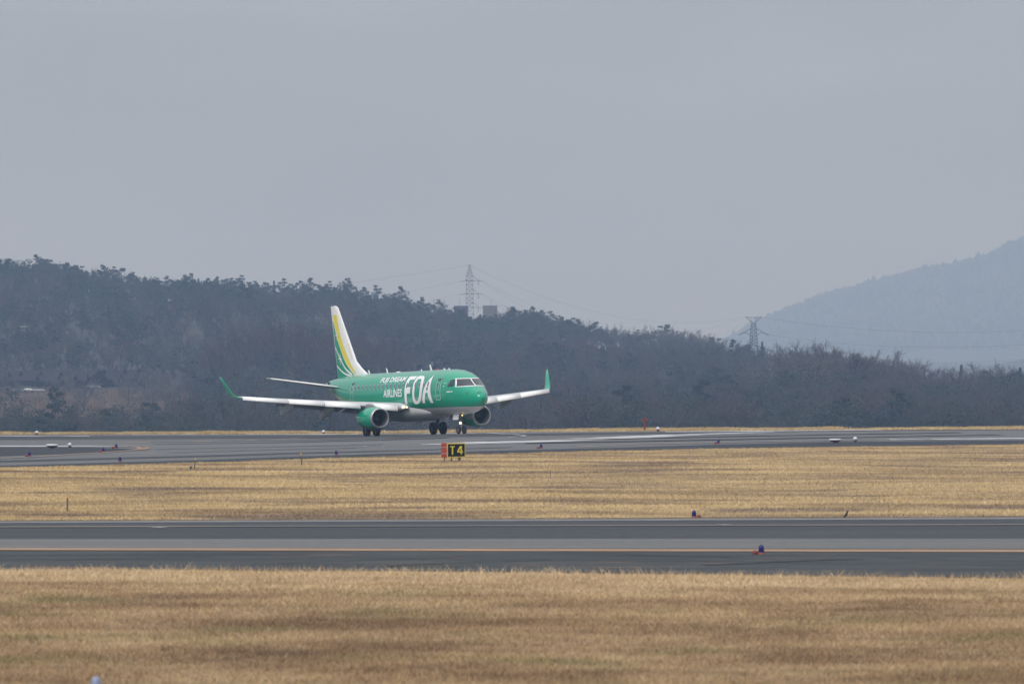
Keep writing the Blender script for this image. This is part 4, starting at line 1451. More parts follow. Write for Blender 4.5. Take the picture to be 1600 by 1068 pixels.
    for i in range(28):
        a, a2 = 2 * math.pi * i / 28, 2 * math.pi * (i + .72) / 28
        mb.add([(c[0] + .98, c[1] + .2 * math.cos(a), c[2] + .2 * math.sin(a)), (c[0] + .94, c[1] + .6 * math.cos(a + .1), c[2] + .6 * math.sin(a + .1)),
                (c[0] + 1.06, c[1] + .6 * math.cos(a2 + .1), c[2] + .6 * math.sin(a2 + .1)), (c[0] + 1.08, c[1] + .2 * math.cos(a2), c[2] + .2 * math.sin(a2))], [(0, 1, 2, 3)], 0)
    mb.build('fan', [M['fan'], M['rubber']], EN)
    mb = MB()
    mb.lathe([(.66, 0), (.70, .06), (.82, .14), (.98, .20), (1.08, .21)], c, (1, 0, 0), 24)
    mb.build('spinner', M['duct'], EN)
    mb = MB()
    mb.lathe([(2.6, .50), (3.2, .46), (3.7, .38), (4.1, .31), (4.1, .28), (3.4, .26), (4.5, .02)], c, (1, 0, 0), 32)
    mb.build('exhaust', M['dark_metal'], EN)
    mb = MB()
    rows = []
    for X, zt_, zb_, hw_ in ((10.35, 2.14, 2.02, .03), (10.9, 2.28, 1.95, .13), (11.8, 2.36, 1.9, .17), (13.2, 2.18, 1.75, .17), (14.2, 2.0, 1.7, .10), (14.8, 1.95, 1.8, .03)):
        rows.append([(X - X0, ey - hw_, zb_), (X - X0, ey - hw_, zt_ - .06), (X - X0, ey, zt_), (X - X0, ey + hw_, zt_ - .06), (X - X0, ey + hw_, zb_)])
    mb.grid(rows, close=True)
    mb.build('pylon', M['wing_under'], EN, normals=True)
    mb = MB()
    a = R(40)
    for X_, r_ in ((0, 0),):
        yy, zz_ = -sg * math.cos(a), math.sin(a)
        base = [(.75, .80), (1.55, .815), (1.55, .99), (1.25, 1.0)]
        for s_ in (-.015, .015):
            pass
        P_ = [(c[0] + X, c[1] + yy * r_, c[2] + zz_ * r_) for X, r_ in base]
        o_ = Vector((0, -zz_ * .02, yy * .02))
        V_ = [tuple(Vector(p) + o_) for p in P_] + [tuple(Vector(p) - o_) for p in P_]
        mb.add(V_, [(0, 1, 2, 3), (7, 6, 5, 4), (0, 4, 5, 1), (1, 5, 6, 2), (2, 6, 7, 3), (3, 7, 4, 0)])
    mb.build('strake', M['green'], EN)

# tailplane
for sg in (1, -1):
    mb = MB()
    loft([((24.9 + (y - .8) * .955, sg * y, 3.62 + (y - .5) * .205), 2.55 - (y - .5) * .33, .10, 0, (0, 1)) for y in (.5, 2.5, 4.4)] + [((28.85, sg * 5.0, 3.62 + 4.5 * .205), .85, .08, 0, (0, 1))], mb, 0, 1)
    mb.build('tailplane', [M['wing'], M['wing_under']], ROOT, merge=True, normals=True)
    mb = MB()
    loft([((24.86 + (y - .8) * .955 - .02, sg * y, 3.62 + (y - .5) * .205), .34, .32, 0, (0, 1)) for y in (.75, 2.5, 4.9)], mb)
    mb.build('tailplane_leading_edge', M['white'], ROOT, merge=True, normals=True)


# fin
def fin_edges(z):
    le = float(np.interp(z, [4.3, 4.66, 5.0, 5.59, 9.62, 9.75, 9.82], [20.9, 21.7, 22.6, 23.78, 27.20, 27.42, 27.75]))
    te = float(np.interp(z, [4.3, 9.82], [27.62, 28.78]))
    return le, te


def fin_half(X, z):
    le, te = fin_edges(z)
    k = min(1, max(0, (X - le) / (te - le)))
    tmax = float(np.interp(z, [4.3, 5.6, 9.82], [.26, .24, .10]))
    return tmax * (2.2 * math.sqrt(k) * (1 - k) ** .9 if k < 1 else 0) * .62 + .006


mb = MB()
rows = []
for z in [4.25, 4.45, 4.66, 4.85, 5.05, 5.3, 5.6, 6.2, 7, 8, 9, 9.6, 9.72, 9.80, 9.82]:
    le, te = fin_edges(z)
    ks = (1 - np.cos(np.linspace(0, np.pi, 15))) / 2
    a = [(le + (te - le) * k - X0, fin_half(le + (te - le) * k, z), z) for k in ks]
    b_ = [(p[0], -p[1], p[2]) for p in a[1:-1]][::-1]
    rows.append(a + b_)
mb.grid(rows, close=True)
mb.add(rows[-1], [tuple(range(len(rows[-1])))])
FIN = mb.build('tail_fin', M['white'], ROOT, normals=True)


def finskin(X, z, off, sg):
    return (X - X0, sg * (fin_half(X, z) + off), z)


def resample(pts, k=10):
    P_ = np.array(pts)
    d = np.concatenate([[0], np.cumsum(np.hypot(*np.diff(P_, axis=0).T))])
    q = np.linspace(0, d[-1], k)
    return list(zip(pchip(d, P_[:, 0], q), pchip(d, P_[:, 1], q)))


YL = [(28.30, 9.15), (27.75, 7.98), (26.92, 6.82), (25.89, 5.79), (24.85, 5.13), (23.7, 4.66)]
YR = [(27.40, 9.14), (26.92, 7.96), (26.26, 7.0), (25.33, 6.04), (24.35, 5.20), (23.5, 4.68)]
GL = [(28.36, 8.74), (28.20, 7.79), (28.02, 6.85), (27.75, 5.36), (27.55, 4.40)]
GR = [(28.30, 8.74), (27.62, 7.60), (26.80, 6.62), (25.88, 5.68), (24.85, 5.02), (23.95, 4.60)]


def band(pts, w_):
    P_ = np.array(resample(pts, 14))
    T_ = np.gradient(P_, axis=0)
    T_ /= np.linalg.norm(T_, axis=1)[:, None]
    N_ = np.stack([-T_[:, 1], T_[:, 0]], 1)
    wv = np.linspace(w_ * .8, w_ * 1.2, 14)[:, None] / 2
    return list(map(tuple, P_ + N_ * wv)) + list(map(tuple, (P_ - N_ * wv)[::-1]))


for sg in (1, -1):
    decal('fin_stripe', [resample(YL, 14) + resample(YR, 14)[::-1]], M['yellow'], .008, FIN, finskin, sg, .3, 'yellow stripe curving down the fin')
    decal('fin_stripe', [resample(GL, 14) + resample(GR, 14)[::-1]], M['green'], .008, FIN, finskin, sg, .3, 'green panel behind the yellow stripe on the fin')
    decal('fin_swoosh', [band([(27.98, 6.75), (26.8, 5.84), (25.76, 5.11), (24.35, 4.60)], .15)], M['white'], .016, FIN, finskin, sg, .3)
    decal('fin_swoosh', [band([(27.72, 5.36), (26.69, 4.95), (25.79, 4.70), (24.71, 4.56)], .13)], M['white'], .016, FIN, finskin, sg, .3)
    for X, z in ((27.45, 7.62), (26.84, 5.85)):
        decal('fin_star', [[(X - .55, z - .02), (X - .08, z + .05), (X, z + .5), (X + .08, z + .05), (X + .55, z + .02), (X + .08, z - .05), (X, z - .5), (X - .08, z - .05)]], M['white'], .020, FIN, finskin, sg, .3)
    decal('fin_panel', [[(25.20, 6.95), (25.32, 6.95), (24.50, 5.85), (24.38, 5.85)]], mat('pale_yellow_panel', (.6, .56, .3), .5), .010, FIN, finskin, sg, .3)
mb = MB()
mb.lathe([(0, .05), (.02, .14), (.12, .13), (.16, .0)], (28.35 - X0, .44, 4.02), (0, 1, .3), 12)
mb.build('exhaust_port', M['rubber'], FUS)

# aerials and beacons along the roof and belly
for X, z, hh, ln, m_ in ((21.3, 4.60, .30, .22, 'white'), (17.75, 4.61, .34, .20, 'white'), (9.35, 4.60, .42, .26, 'white')):
    mb = MB()
    for s_ in (1,):
        P_ = [(X - X0 - ln / 2, 0, z), (X - X0 + ln / 2, 0, z), (X - X0 + ln / 2 + .18, 0, z + hh), (X - X0 + .12, 0, z + hh)]
        mb.add([(x, .018, zz_) for x, _, zz_ in P_] + [(x, -.018, zz_) for x, _, zz_ in P_], [(0, 1, 2, 3), (7, 6, 5, 4), (0, 4, 5, 1), (1, 5, 6, 2), (2, 6, 7, 3), (3, 7, 4, 0)])
    mb.build('aerial', M[m_], FUS)
for X, z, r_, m_ in ((8.15, 4.60, .10, 'beacon'), (15.6, 4.60, .20, 'white'), (6.9, 4.60, .07, 'white'), (6.0, 4.59, .06, 'white'), (11.2, 4.61, .06, 'white')):
    mb = MB()
    mb.lathe([(-.02, r_), (.04, r_ * .95), (.10, r_ * .6), (.13, 0)] if r_ < .15 else [(-.02, r_), (.04, r_ * .9), (.08, 0)], (X - X0, 0, z), (0, 0, 1), 12)
    mb.build('beacon' if m_ == 'beacon' else 'aerial_dome', M[m_], FUS)
mb = MB()
mb.lathe([(-.04, .09), (.05, .08), (.14, .05), (.17, 0)], (11.7 - X0, 0, .99), (0, 0, -1), 12)
mb.build('belly_beacon', M['beacon'], FAIR)
for X, y in ((5.6, .1), (6.3, -.1), (7.0, .15)):
    mb = MB()
    mb.box((X - X0, y, 1.25), (.22, .03, .34), taper=.7)
    mb.build('belly_aerial', M['wing_under'], FUS)


# undercarriage
def wheel(name, c, r_, w_, parent):
    mb = MB()
    k = w_ / 2
    mb.lathe([(-k * .55, r_ * .52), (-k * .9, r_ * .66), (-k, r_ * .82), (-k * .75, r_ * .96), (-k * .3, r_), (k * .3, r_), (k * .75, r_ * .96), (k, r_ * .82), (k * .9, r_ * .66), (k * .55, r_ * .52)], c, (0, 1, 0), 32, 0)
    mb.lathe([(-k * .55, r_ * .52), (-k * .35, r_ * .42), (-k * .3, r_ * .16), (-k * .7, r_ * .12), (-k * .7, 0)], c, (0, 1, 0), 24, 1)
    mb.lathe([(k * .55, r_ * .52), (k * .35, r_ * .42), (k * .3, r_ * .16), (k * .7, r_ * .12), (k * .7, 0)], c, (0, 1, 0), 24, 1)
    return mb.build(name, [M['rubber'], M['rim']], parent, normals=True)


NX = 4.06
mb = MB()
mb.tube((NX - X0, 0, .30), (NX - X0, 0, .85), .055, .055, 12, 1)
mb.tube((NX - X0, 0, .82), (NX - .05 - X0, 0, 1.75), .085, .095, 12)
mb.tube((NX - X0, -.22, .29), (NX - X0, .22, .29), .05, .05, 10)
mb.tube((NX + .02 - X0, 0, 1.0), (NX - .9 - X0, 0, 1.6), .04, .04, 8)
mb.tube((NX - .1 - X0, .0, .38), (NX - .28 - X0, 0, .66), .035, .03, 8)
mb.tube((NX - .28 - X0, 0, .66), (NX - .08 - X0, 0, .90), .03, .035, 8)
mb.box((NX - .02 - X0, 0, .98), (.16, .30, .10))
mb.tube((NX - X0, -.16, .95), (NX - X0, .16, .95), .05, .05, 8)
NG = mb.build('nose_gear', [M['rim'], M['metal']], ROOT)
for sg in (1, -1):
    wheel('wheel', (NX - X0, sg * .215, .29), .29, .19, NG)
    mb = MB()
    mb.box((NX - .25 - X0, sg * .50, 1.22), (.95, .03, .42), M=Matrix.Rotation(sg * R(8), 3, 'X'))
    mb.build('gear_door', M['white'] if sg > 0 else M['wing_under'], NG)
mb = MB()
mb.lathe([(.06, .05), (.02, .085), (-.02, .085), (-.035, .05), (-.04, 0)], (NX - .16 - X0, .13, .78), (1, 0, 0), 16)
mb.build('taxi_light', M['lamp_core'], NG)
mb = MB()
mb.lathe([(.06, .06), (.0, .11), (-.03, .08), (-.04, 0)], (3.75 - X0, -.02, 1.36), (.9, 0, .35), 16)
mb.build('landing_light', M['lamp'], FUS)
for sg in (1, -1):
    MX_, MY_ = 14.66, 2.6
    mb = MB()
    mb.tube((MX_ - X0, sg * MY_, .45), (MX_ - X0, sg * MY_, 1.05), .085, .085, 12, 1)
    mb.tube((MX_ - X0, sg * MY_, 1.0), (MX_ - X0, sg * (MY_ + .05), 2.1), .13, .14, 12)
    mb.tube((MX_ - X0, sg * (MY_ - .48), .47), (MX_ - X0, sg * (MY_ + .48), .47), .08, .08, 12)
    mb.tube((MX_ - X0, sg * MY_, 1.1), (MX_ - X0, sg * 1.2, 1.5), .06, .06, 10)
    mb.tube((MX_ + .12 - X0, sg * MY_, .5), (MX_ + .38 - X0, sg * MY_, .85), .04, .04, 8)
    mb.tube((MX_ + .38 - X0, sg * MY_, .85), (MX_ + .12 - X0, sg * MY_, 1.15), .04, .04, 8)
    MG = mb.build('main_gear', [M['dark_metal'], M['rim']], ROOT)
    for s2 in (1, -1):
        wheel('wheel', (MX_ - X0, sg * MY_ + s2 * .38, .47), .47, .34, MG)
    mb = MB()
    mb.box((MX_ - X0, sg * (MY_ + .22), 1.55), (.8, .03, .75), M=Matrix.Rotation(-sg * R(10), 3, 'X'))
    mb.build('gear_door', M['wing_under'], MG)

# ------------------------------------------------------------------ the taxiway sign
SB = at(708, 720)
SG = empty('taxiway_sign', tuple(SB), R(48))
tag(SG, 'black taxiway sign with yellow border reading T 4 and a red end panel', 'sign')
SW, SD, SH, SZ = 1.50, .44, .80, .22
mb = MB()
mb.box((0, 0, SZ + SH / 2), (SW, SD, SH))
SBODY = mb.build('sign_box', M['sign_red'], SG)
mb = MB()
mb.box((0, -SD / 2 - .010, SZ + SH / 2), (SW, .02, SH))
mb.build('sign_border', M['sign_yellow'], SG)
mb = MB()
mb.box((0, -SD / 2 - .024, SZ + SH / 2), (SW - .11, .012, SH - .10))
FACE = mb.build('sign_face', M['sign_black'], SG)


def sign_text(polys):
    mb = MB()
    for lp in polys:
        n_ = len(lp)
        V_ = [(x, -SD / 2 - .038, SZ + SH / 2 + z) for x, z in lp] + [(x, -SD / 2 - .030, SZ + SH / 2 + z) for x, z in lp]
        mb.add(V_, [tuple(range(n_)), tuple(range(2 * n_ - 1, n_ - 1, -1))] + [(i, i + n_, (i + 1) % n_ + n_, (i + 1) % n_) for i in range(n_)])
    return mb.build('sign_lettering', M['sign_yellow'], FACE, normals=True)


q = .055
T4 = [[(-.52, .24), (-.14, .24), (-.14, .24 - q * 1.1), (-.52, .24 - q * 1.1)], [(-.33 - q, .24 - q * 1.1), (-.33 + q, .24 - q * 1.1), (-.33 + q, -.24), (-.33 - q, -.24)],
      [(.36, .24), (.46, .24), (.46, -.24), (.36, -.24)], [(.30, .24), (.36, .24), (.36, .10), (.18, -.06), (.07, -.06), (.07, -.04)], [(.07, -.06), (.36, -.06), (.36, -.13), (.07, -.13)], [(.46, -.06), (.55, -.06), (.55, -.13), (.46, -.13)]]
sign_text(T4)
for z in (.27, .62):
    mb = MB()
    mb.box((-SW / 2 - .008, 0, SZ + z - .05), (.016, SD + .02, .035))
    mb.box((-SW / 2 + .05, -SD / 2 - .03, SZ + z - .05), (.10, .02, .03))
    mb.build('strap', M['metal'], SG)
for x, y in ((-.6, .12), (-.25, -.12), (.45, -.12), (.6, .12)):
    mb = MB()
    mb.tube((x, y, .05), (x, y, SZ), .035, .035, 10)
    mb.tube((x, y, -.05), (x, y, .05), .05, .045, 10, 1)
    mb.build('leg', [M['dark_metal'], M['sign_red']], SG)
mb = MB()
mb.box((0, 0, -.02), (SW + .7, SD + .5, .08))
tag(mb.build('sign_footing', M['concrete'], SG))


# ------------------------------------------------------------------ airfield lights
def blue_light(px, py, label, group=None, box=0, s=1.0, dome='blue_glass'):
    o = empty('taxiway_edge_light', tuple(at(px, py)), random.uniform(-.3, .3))
    tag(o, label, 'edge light', group)
    mb = MB()
    mb.lathe([(-.03, .115), (.03, .112), (.06, .098), (.085, .09), (.085, 0)], (0, 0, 0), (0, 0, 1), 16)
    mb.build('base', M['orange'], o)
    mb = MB()
    mb.lathe([(.085, .092), (.14, .088), (.22, .082), (.27, .068), (.30, .04), (.31, 0)], (0, 0, 0), (0, 0, 1), 20)
    mb.build('dome', M[dome], o)
    if box:
        mb = MB()
        mb.lathe([(-.06, 0), (-.055, .05), (-.03, .078), (.03, .078), (.055, .05), (.06, 0)], (box * .19, -.02, .075), (0, 1, 0), 14)
        mb.tube((box * .09, 0, .03), (box * .2, -.02, .03), .03, .03, 8)
        mb.build('junction_box', M['orange'], o)
    o.scale = (s, s, s)
    return o


blue_light(1189.5, 866.6, 'blue domed edge light with orange base standing on the near taxiway shoulder', None, -1, 1.05)
blue_light(1084.5, 809.0, 'blue domed edge light on the grass edge just beyond the near taxiway', None, 1, .98)
blue_light(150, 1087, 'blurred edge light at the very bottom edge, cut off by the frame', None, 0, 1.2, 'pale_blue')
blue_light(845.5, 700.8, 'tiny blue light on the runway shoulder right of the T 4 sign', None, -1)
blue_light(1122.5, 693.6, 'tiny blue light on the runway shoulder below the red T shaped post', None, -1)
blue_light(525.5, 711.2, 'tiny blue light at the runway edge left of the T 4 sign', None, 0)
blue_light(187.5, 721.6, 'tiny blue light at the grass edge left of the leaning post', None, 0)
blue_light(161.5, 706.4, 'tiny blue light inside the yellow curve, nearer of the pair', None, -1)
blue_light(181.5, 700.6, 'tiny blue light inside the yellow curve, farther of the pair', None, -1)
blue_light(46, 713.2, 'tiny blue light at the far left, below the wide white fitting', None, -1)


def white_light(px, py, label, s=.82):
    o = empty('runway_edge_light', tuple(at(px, py)))
    tag(o, label, 'runway light')
    mb = MB()
    mb.lathe([(-.04, .05), (.06, .05), (.07, .10), (.17, .13), (.18, .12)], (0, 0, 0), (0, 0, 1), 14)
    mb.build('base', M['dark_red'], o)
    mb = MB()
    mb.lathe([(.18, .125), (.22, .16), (.29, .165), (.36, .13), (.40, .06), (.41, 0)], (0, 0, 0), (0, 0, 1), 18)
    mb.build('dome', M['pale'], o)
    o.scale = (s, s, s)


white_light(57.5, 679.6, 'white domed light on the far grass edge at the left')
white_light(109, 699.6, 'white domed light right of the wide white fitting at the left')
white_light(505.5, 678.3, 'white domed light on the far grass edge below the wing')
white_light(1028, 674.2, 'white domed light on the far grass edge right of the red T shaped post')
white_light(1336.3, 690.8, 'white domed light right of the wide white fitting at the right', .9)


def wide_fitting(px, py, label):
    o = empty('light_fitting', tuple(at(px, py)))
    tag(o, label, 'light fitting', )
    mb = MB()
    mb.lathe([(-.05, .07), (.06, .07), (.09, .16)], (0, 0, 0), (0, 0, 1), 14)
    rows = []
    for z, k in ((.08, .45), (.12, .70), (.17, .92), (.21, 1.0)):
        rows.append([(.37 * k * math.cos(a), .30 * k * math.sin(a), z) for a in np.linspace(0, 2 * math.pi, 25)[:-1]])
    mb.grid(rows, close=True)
    mb.build('base', M['dark_red'], o, normals=True)
    mb = MB()
    rows = []
    for z, k in ((.205, 1.01), (.22, 1.03), (.28, 1.03), (.305, .96), (.31, 0.01)):
        rows.append([(.37 * k * math.cos(a), .30 * k * math.sin(a), z) for a in np.linspace(0, 2 * math.pi, 25)[:-1]])
    mb.grid(rows, close=True)
    mb.build('cover', M['pale'], o, normals=True)


wide_fitting(1305, 692.2, 'low wide light fitting with white cover on dark red base at the right')
wide_fitting(81.5, 701.0, 'low wide light fitting with white cover on dark red base at the left')
o = empty('marker_post', tuple(at(1007.3, 673.2)))
tag(o, 'red T shaped post standing in the far grass right of the aircraft', 'post')
mb = MB()
mb.tube((0, 0, -.05), (0, 0, .72), .07, .06, 10)
mb.build('pole', M['orange'], o)
mb = MB()
mb.box((0, 0, .78), (.40, .14, .13))
mb.box((.16, 0, .70), (.10, .12, .06))
mb.build('crossbar', M['orange'], o)


def stake(px, py, top, wpx, label, lean=0.0, name='marker_stake'):
    p = at(px, py)
    k = p[1] / F_PX
    h = (py - top) * k
    o = empty(name, tuple(p))
    tag(o, label, 'stake')
    o.rotation_euler = (0, lean, 0)
    w_ = wpx * k
    mb = MB()
    mb.box((0, 0, h * .43 - .03), (w_, w_ * .8, h * .86 + .06))
    mb.build('post', M['post'], o)
    mb = MB()
    mb.box((0, 0, h * .93), (w_ * 1.15, w_ * .95, h * .14))
    mb.box((0, 0, h * 1.01), (w_ * .7, w_ * .6, h * .03))
    mb.build('cap', M['amber'], o)


stake(105.3, 799, 774, 2.4, 'upright grey stake with amber cap near the left edge of the middle grass')
stake(303.2, 734.6, 715.4, 1.7, 'leaning grey stake with amber cap beside a small grey box', R(7))
stake(471.5, 726.4, 707.6, 1.8, 'slightly tilted grey stake with amber cap at the runway verge left of the aircraft wheels', R(-4))
stake(860, 748.6, 731.6, .9, 'thin stake with tiny amber top in the grass right of the T 4 sign')
o = empty('junction_box', tuple(at(298.3, 734.6)))
tag(o, 'small grey box on the grass beside the leaning stake', 'box')
mb = MB()
mb.box((0, 0, .09), (.11, .10, .22))
mb.build('body', M['post'], o)
mb = MB()
mb.box((0, 0, .21), (.13, .12, .03))
mb.build('lid', M['galv'], o)


# ------------------------------------------------------------------ birds
def bird(px, py, hgt, label, face=1, lean=35):
    p = at(px, py)
    me = bpy.data.meshes.new('bird')
    pts = [((-.40, 0, .03), .06), ((-.27, 0, .20), .11), ((-.10, 0, .42), .17), ((.03, 0, .64), .15), ((.08, 0, .81), .09), ((.12, 0, .91), .09), ((.21, 0, .92), .04), ((.29, 0, .89), .012)]
    legs = [((-.02, .07, .28), .05), ((.02, .08, .10), .02), ((.06, .08, 0), .018), ((.14, .08, 0), .012), ((-.02, -.07, .28), .05), ((.02, -.08, .10), .02), ((.06, -.08, 0), .018), ((.14, -.08, 0), .012)]
    vs = [q for q, _ in pts] + [q for q, _ in legs]
    es = [(i, i + 1) for i in range(7)] + [(2, 8), (8, 9), (9, 10), (10, 11), (2, 12), (12, 13), (13, 14), (14, 15)]
    me.from_pydata(vs, es, [])
    o = link('bird', me)
    me.materials.append(M['feather'])
    sk = o.modifiers.new('skin', 'SKIN')
    for i, (_, r_) in enumerate(pts + legs):
        me.skin_vertices[0].data[i].radius = (r_, r_ * .9)
    me.skin_vertices[0].data[2].use_root = True
    ss = o.modifiers.new('smooth', 'SUBSURF')
    ss.levels = ss.render_levels = 1
    o.location = tuple(p)
    o.scale = (hgt * face, hgt, hgt)
    tag(o, label, 'bird')
    return o


bird(1323, 808.6, .30, 'dark bird standing upright with long tail at the far grass edge of the near taxiway')
bird(1536.5, 807.2, .12, 'tiny dark bird at the taxiway grass edge far right, right one of two')
bird(1530.2, 807.2, .09, 'tiny dark bird at the taxiway grass edge far right, left one of two', -1)


# ------------------------------------------------------------------ hilltop blocks, pylons, cables
def block(px0, px1, ytop, ybase, m, label, dark=False, rod=None):
    r = 2120.0
    k = r / F_PX
    wdt, x = (px1 - px0) * k, ((px0 + px1) / 2 - 800) * k
    zt = CAM_Z + (YH - ytop) * k
    zb = float(H(x, r)) - .5
    o = empty('concrete_block', (x, r, zb))
    tag(o, label, 'building')
    h = zt - zb
    d_ = wdt * .9
    mb = MB()
    mb.box((0, 0, h / 2), (wdt, d_, h))
    mb.build('wall', m, o)
    mb = MB()
    for i in range(12):
        mb.box((-wdt / 2 + (i + .5) * wdt / 12, -d_ / 2 - .05, h / 2 - .2), (.12, .10, h - .6))
    mb.build('facade_ribs', M['concrete'] if not dark else M['galv'], o)
    mb = MB()
    mb.box((0, 0, h + .12), (wdt + .3, d_ + .3, .25))
    mb.build('roof', M['concrete'] if not dark else M['panel'], o)
    if dark:
        mb = MB()
        mb.box((-wdt * .02, -d_ / 2 - .16, h - 3.0), (wdt * .5, .08, 2.6))
        mb.build('dark_panel', M['carglass'], o)
    mb = MB()
    mb.tube((0 if not rod else rod, 0, h + .2), (0 if not rod else rod, 0, h + 2.9), .06, .03, 6)
    mb.build('rod', M['galv'], o)


block(709.5, 731.5, 478.6, 500, M['panel'], 'dark blue-grey concrete block on the ridge left of the lattice pylon', True, -.6)
block(754.5, 777, 478.2, 500, M['concrete'], 'pale grey-brown concrete block on the ridge right of the lattice pylon', False, .3)


def pylon_bars(levels, wfun, mb, t_):
    """four legs with X bracing"""
    for i in range(len(levels) - 1):
        z0, z1 = levels[i], levels[i + 1]
        w0, w1 = wfun(z0) / 2, wfun(z1) / 2
        C0 = [(-w0, -w0, z0), (w0, -w0, z0), (w0, w0, z0), (-w0, w0, z0)]
        C1 = [(-w1, -w1, z1), (w1, -w1, z1), (w1, w1, z1), (-w1, w1, z1)]
        for j in range(4):
            k = (j + 1) % 4
            mb.tube(C0[j], C1[j], t_ * 1.5, n=4, caps=False)
            mb.tube(C0[j], C1[k], t_, n=4, caps=False)
            mb.tube(C0[k], C1[j], t_, n=4, caps=False)
            mb.tube(C1[j], C1[k], t_, n=4, caps=False)


# near pylon: body seen almost end on, three arms to the right
r1 = 2080.0
k1 = r1 / F_PX
zc = lambda py, k: CAM_Z + (YH - py) * k
P1 = np.array([(733.8 - 800) * k1, r1, float(H((733.8 - 800) * k1, r1))])
o1 = empty('lattice_pylon', tuple(P1))
tag(o1, 'tall grey lattice power pylon standing between the two hilltop blocks', 'pylon')
top1 = zc(414.2, k1) - P1[2]
za, zbb, zc1 = zc(438.5, k1) - P1[2], zc(459, k1) - P1[2], zc(480, k1) - P1[2]
zs_ = zc(431, k1) - P1[2]
wf1 = lambda z: float(np.interp(z, [0, zc1, zbb, zs_, top1], [4.6, 2.7, 2.55, 2.4, .25]))
mb = MB()
pylon_bars(list(np.linspace(0, zc1, 6)) + list(np.linspace(zc1, zs_, 8))[1:] + list(np.linspace(zs_, top1, 5))[1:], wf1, mb, .05)
mb.build('lattice_tower', M['galv'], o1)
INS1 = []
for z in (za, zbb, zc1):
    mb = MB()
    for sg, ln in ((1, 2.45), (-1, .5)):
        for y_ in (-.9, .9):
            mb.tube((sg * 1.2, y_, z), (sg * (1.2 + ln), 0, z), .07, n=4)
            mb.tube((sg * 1.1, y_, z + 1.9 if sg > 0 else z + .5), (sg * (1.2 + ln), 0, z), .06, n=4)
    mb.tube((-1.3, 0, z), (1.3, 0, z), .10, n=4)
    mb.build('crossarm', M['galv'], o1)
    mb = MB()
    mb.tube((1.2 + 2.45, 0, z), (1.2 + 4.0, -.5, z - .22), .10, n=6)
    mb.tube((-1.7, 0, z), (-3.9, 0, z - .35), .10, n=6)
    mb.tube((3.3, 0, z), (3.3, 0, z - 1.7), .10, n=6)
    mb.build('insulator', M['wire'], o1)
    INS1.append((P1 + (5.2, -.5, z - .22), P1 + (-3.9, 0, z - .35)))
mb = MB()
mb.tube((-1.0, 0, top1), (1.0, 0, top1), .07, n=4)
mb.build('earth_wire_arm', M['galv'], o1)

# farther pylon behind the right-hand ridge
r2 = 2600.0
S2 = .743
k2 = r2 / F_PX
P2 = np.array([(1177.5 - 800) * k2, r2, float(H((1177.5 - 800) * k2, r2))])
o2 = empty('lattice_pylon', tuple(P2))
tag(o2, 'hazy lattice power pylon with wide top half hidden behind the right ridge', 'pylon')
zz2 = lambda py: zc(py, k2) - P2[2]
wf2 = lambda z: float(np.interp(z, [0, zz2(540), zz2(520), zz2(504)], [14.0 * S2, 5.2 * S2, 3.9 * S2, 2.6 * S2]))
mb = MB()
pylon_bars(list(np.linspace(0, zz2(540), 7)) + list(np.linspace(zz2(540), zz2(504), 8))[1:], wf2, mb, .12)
mb.build('lattice_tower', M['galv'], o2)
mb = MB()
for sg in (1, -1):
    for y_ in (-1.2, 1.2):
        mb.tube((sg * 1.2 * S2, y_ * S2, zz2(503)), (sg * 4.9 * S2, 0, zz2(495.5)), .15, n=4)
        mb.tube((sg * .2, y_ * S2, zz2(496)), (sg * 4.9 * S2, 0, zz2(495)), .15, n=4)
        mb.tube((sg * 1.2 * S2, y_ * S2, zz2(503)), (sg * 2.4 * S2, 0, zz2(495.6)), .10, n=4)
mb.build('crossarm', M['galv'], o2)
for yl, ln in ((521, 9.5 * S2), (547, 12.6 * S2)):
    mb = MB()
    for sg in (1, -1):
        for y_ in (-1.5, 1.5):
            mb.tube((sg * 1.8 * S2, y_ * S2, zz2(yl - 8)), (sg * ln * .62, 0, zz2(yl - 2)), .16, n=4)
            mb.tube((sg * 1.8 * S2, y_ * S2, zz2(yl + 2)), (sg * ln * .62, 0, zz2(yl - 2)), .15, n=4)
        mb.tube((sg * ln * .62, 0, zz2(yl - 2)), (sg * ln, 0, zz2(yl + 2.2)), .22, n=4)
    mb.build('crossarm', M['galv'], o2)


def cable(p0, p1, sag, label, group, r_=.026, n_=40):
    p0, p1 = np.array(p0), np.array(p1)
    pts = []
    for u in np.linspace(0, 1, n_ + 1):
        p = p0 * (1 - u) + p1 * u
        pts.append((p[0], p[1], p[2] - sag * 4 * u * (1 - u)))
    mb = MB()
    rows = [[(x + r_ * math.cos(a), y, z + r_ * math.sin(a)) for a in (0, 2.09, 4.19)] for x, y, z in pts]
    mb.grid(rows, close=True)
    tag(mb.build('power_cable', M['wire']), label, 'cable', group)


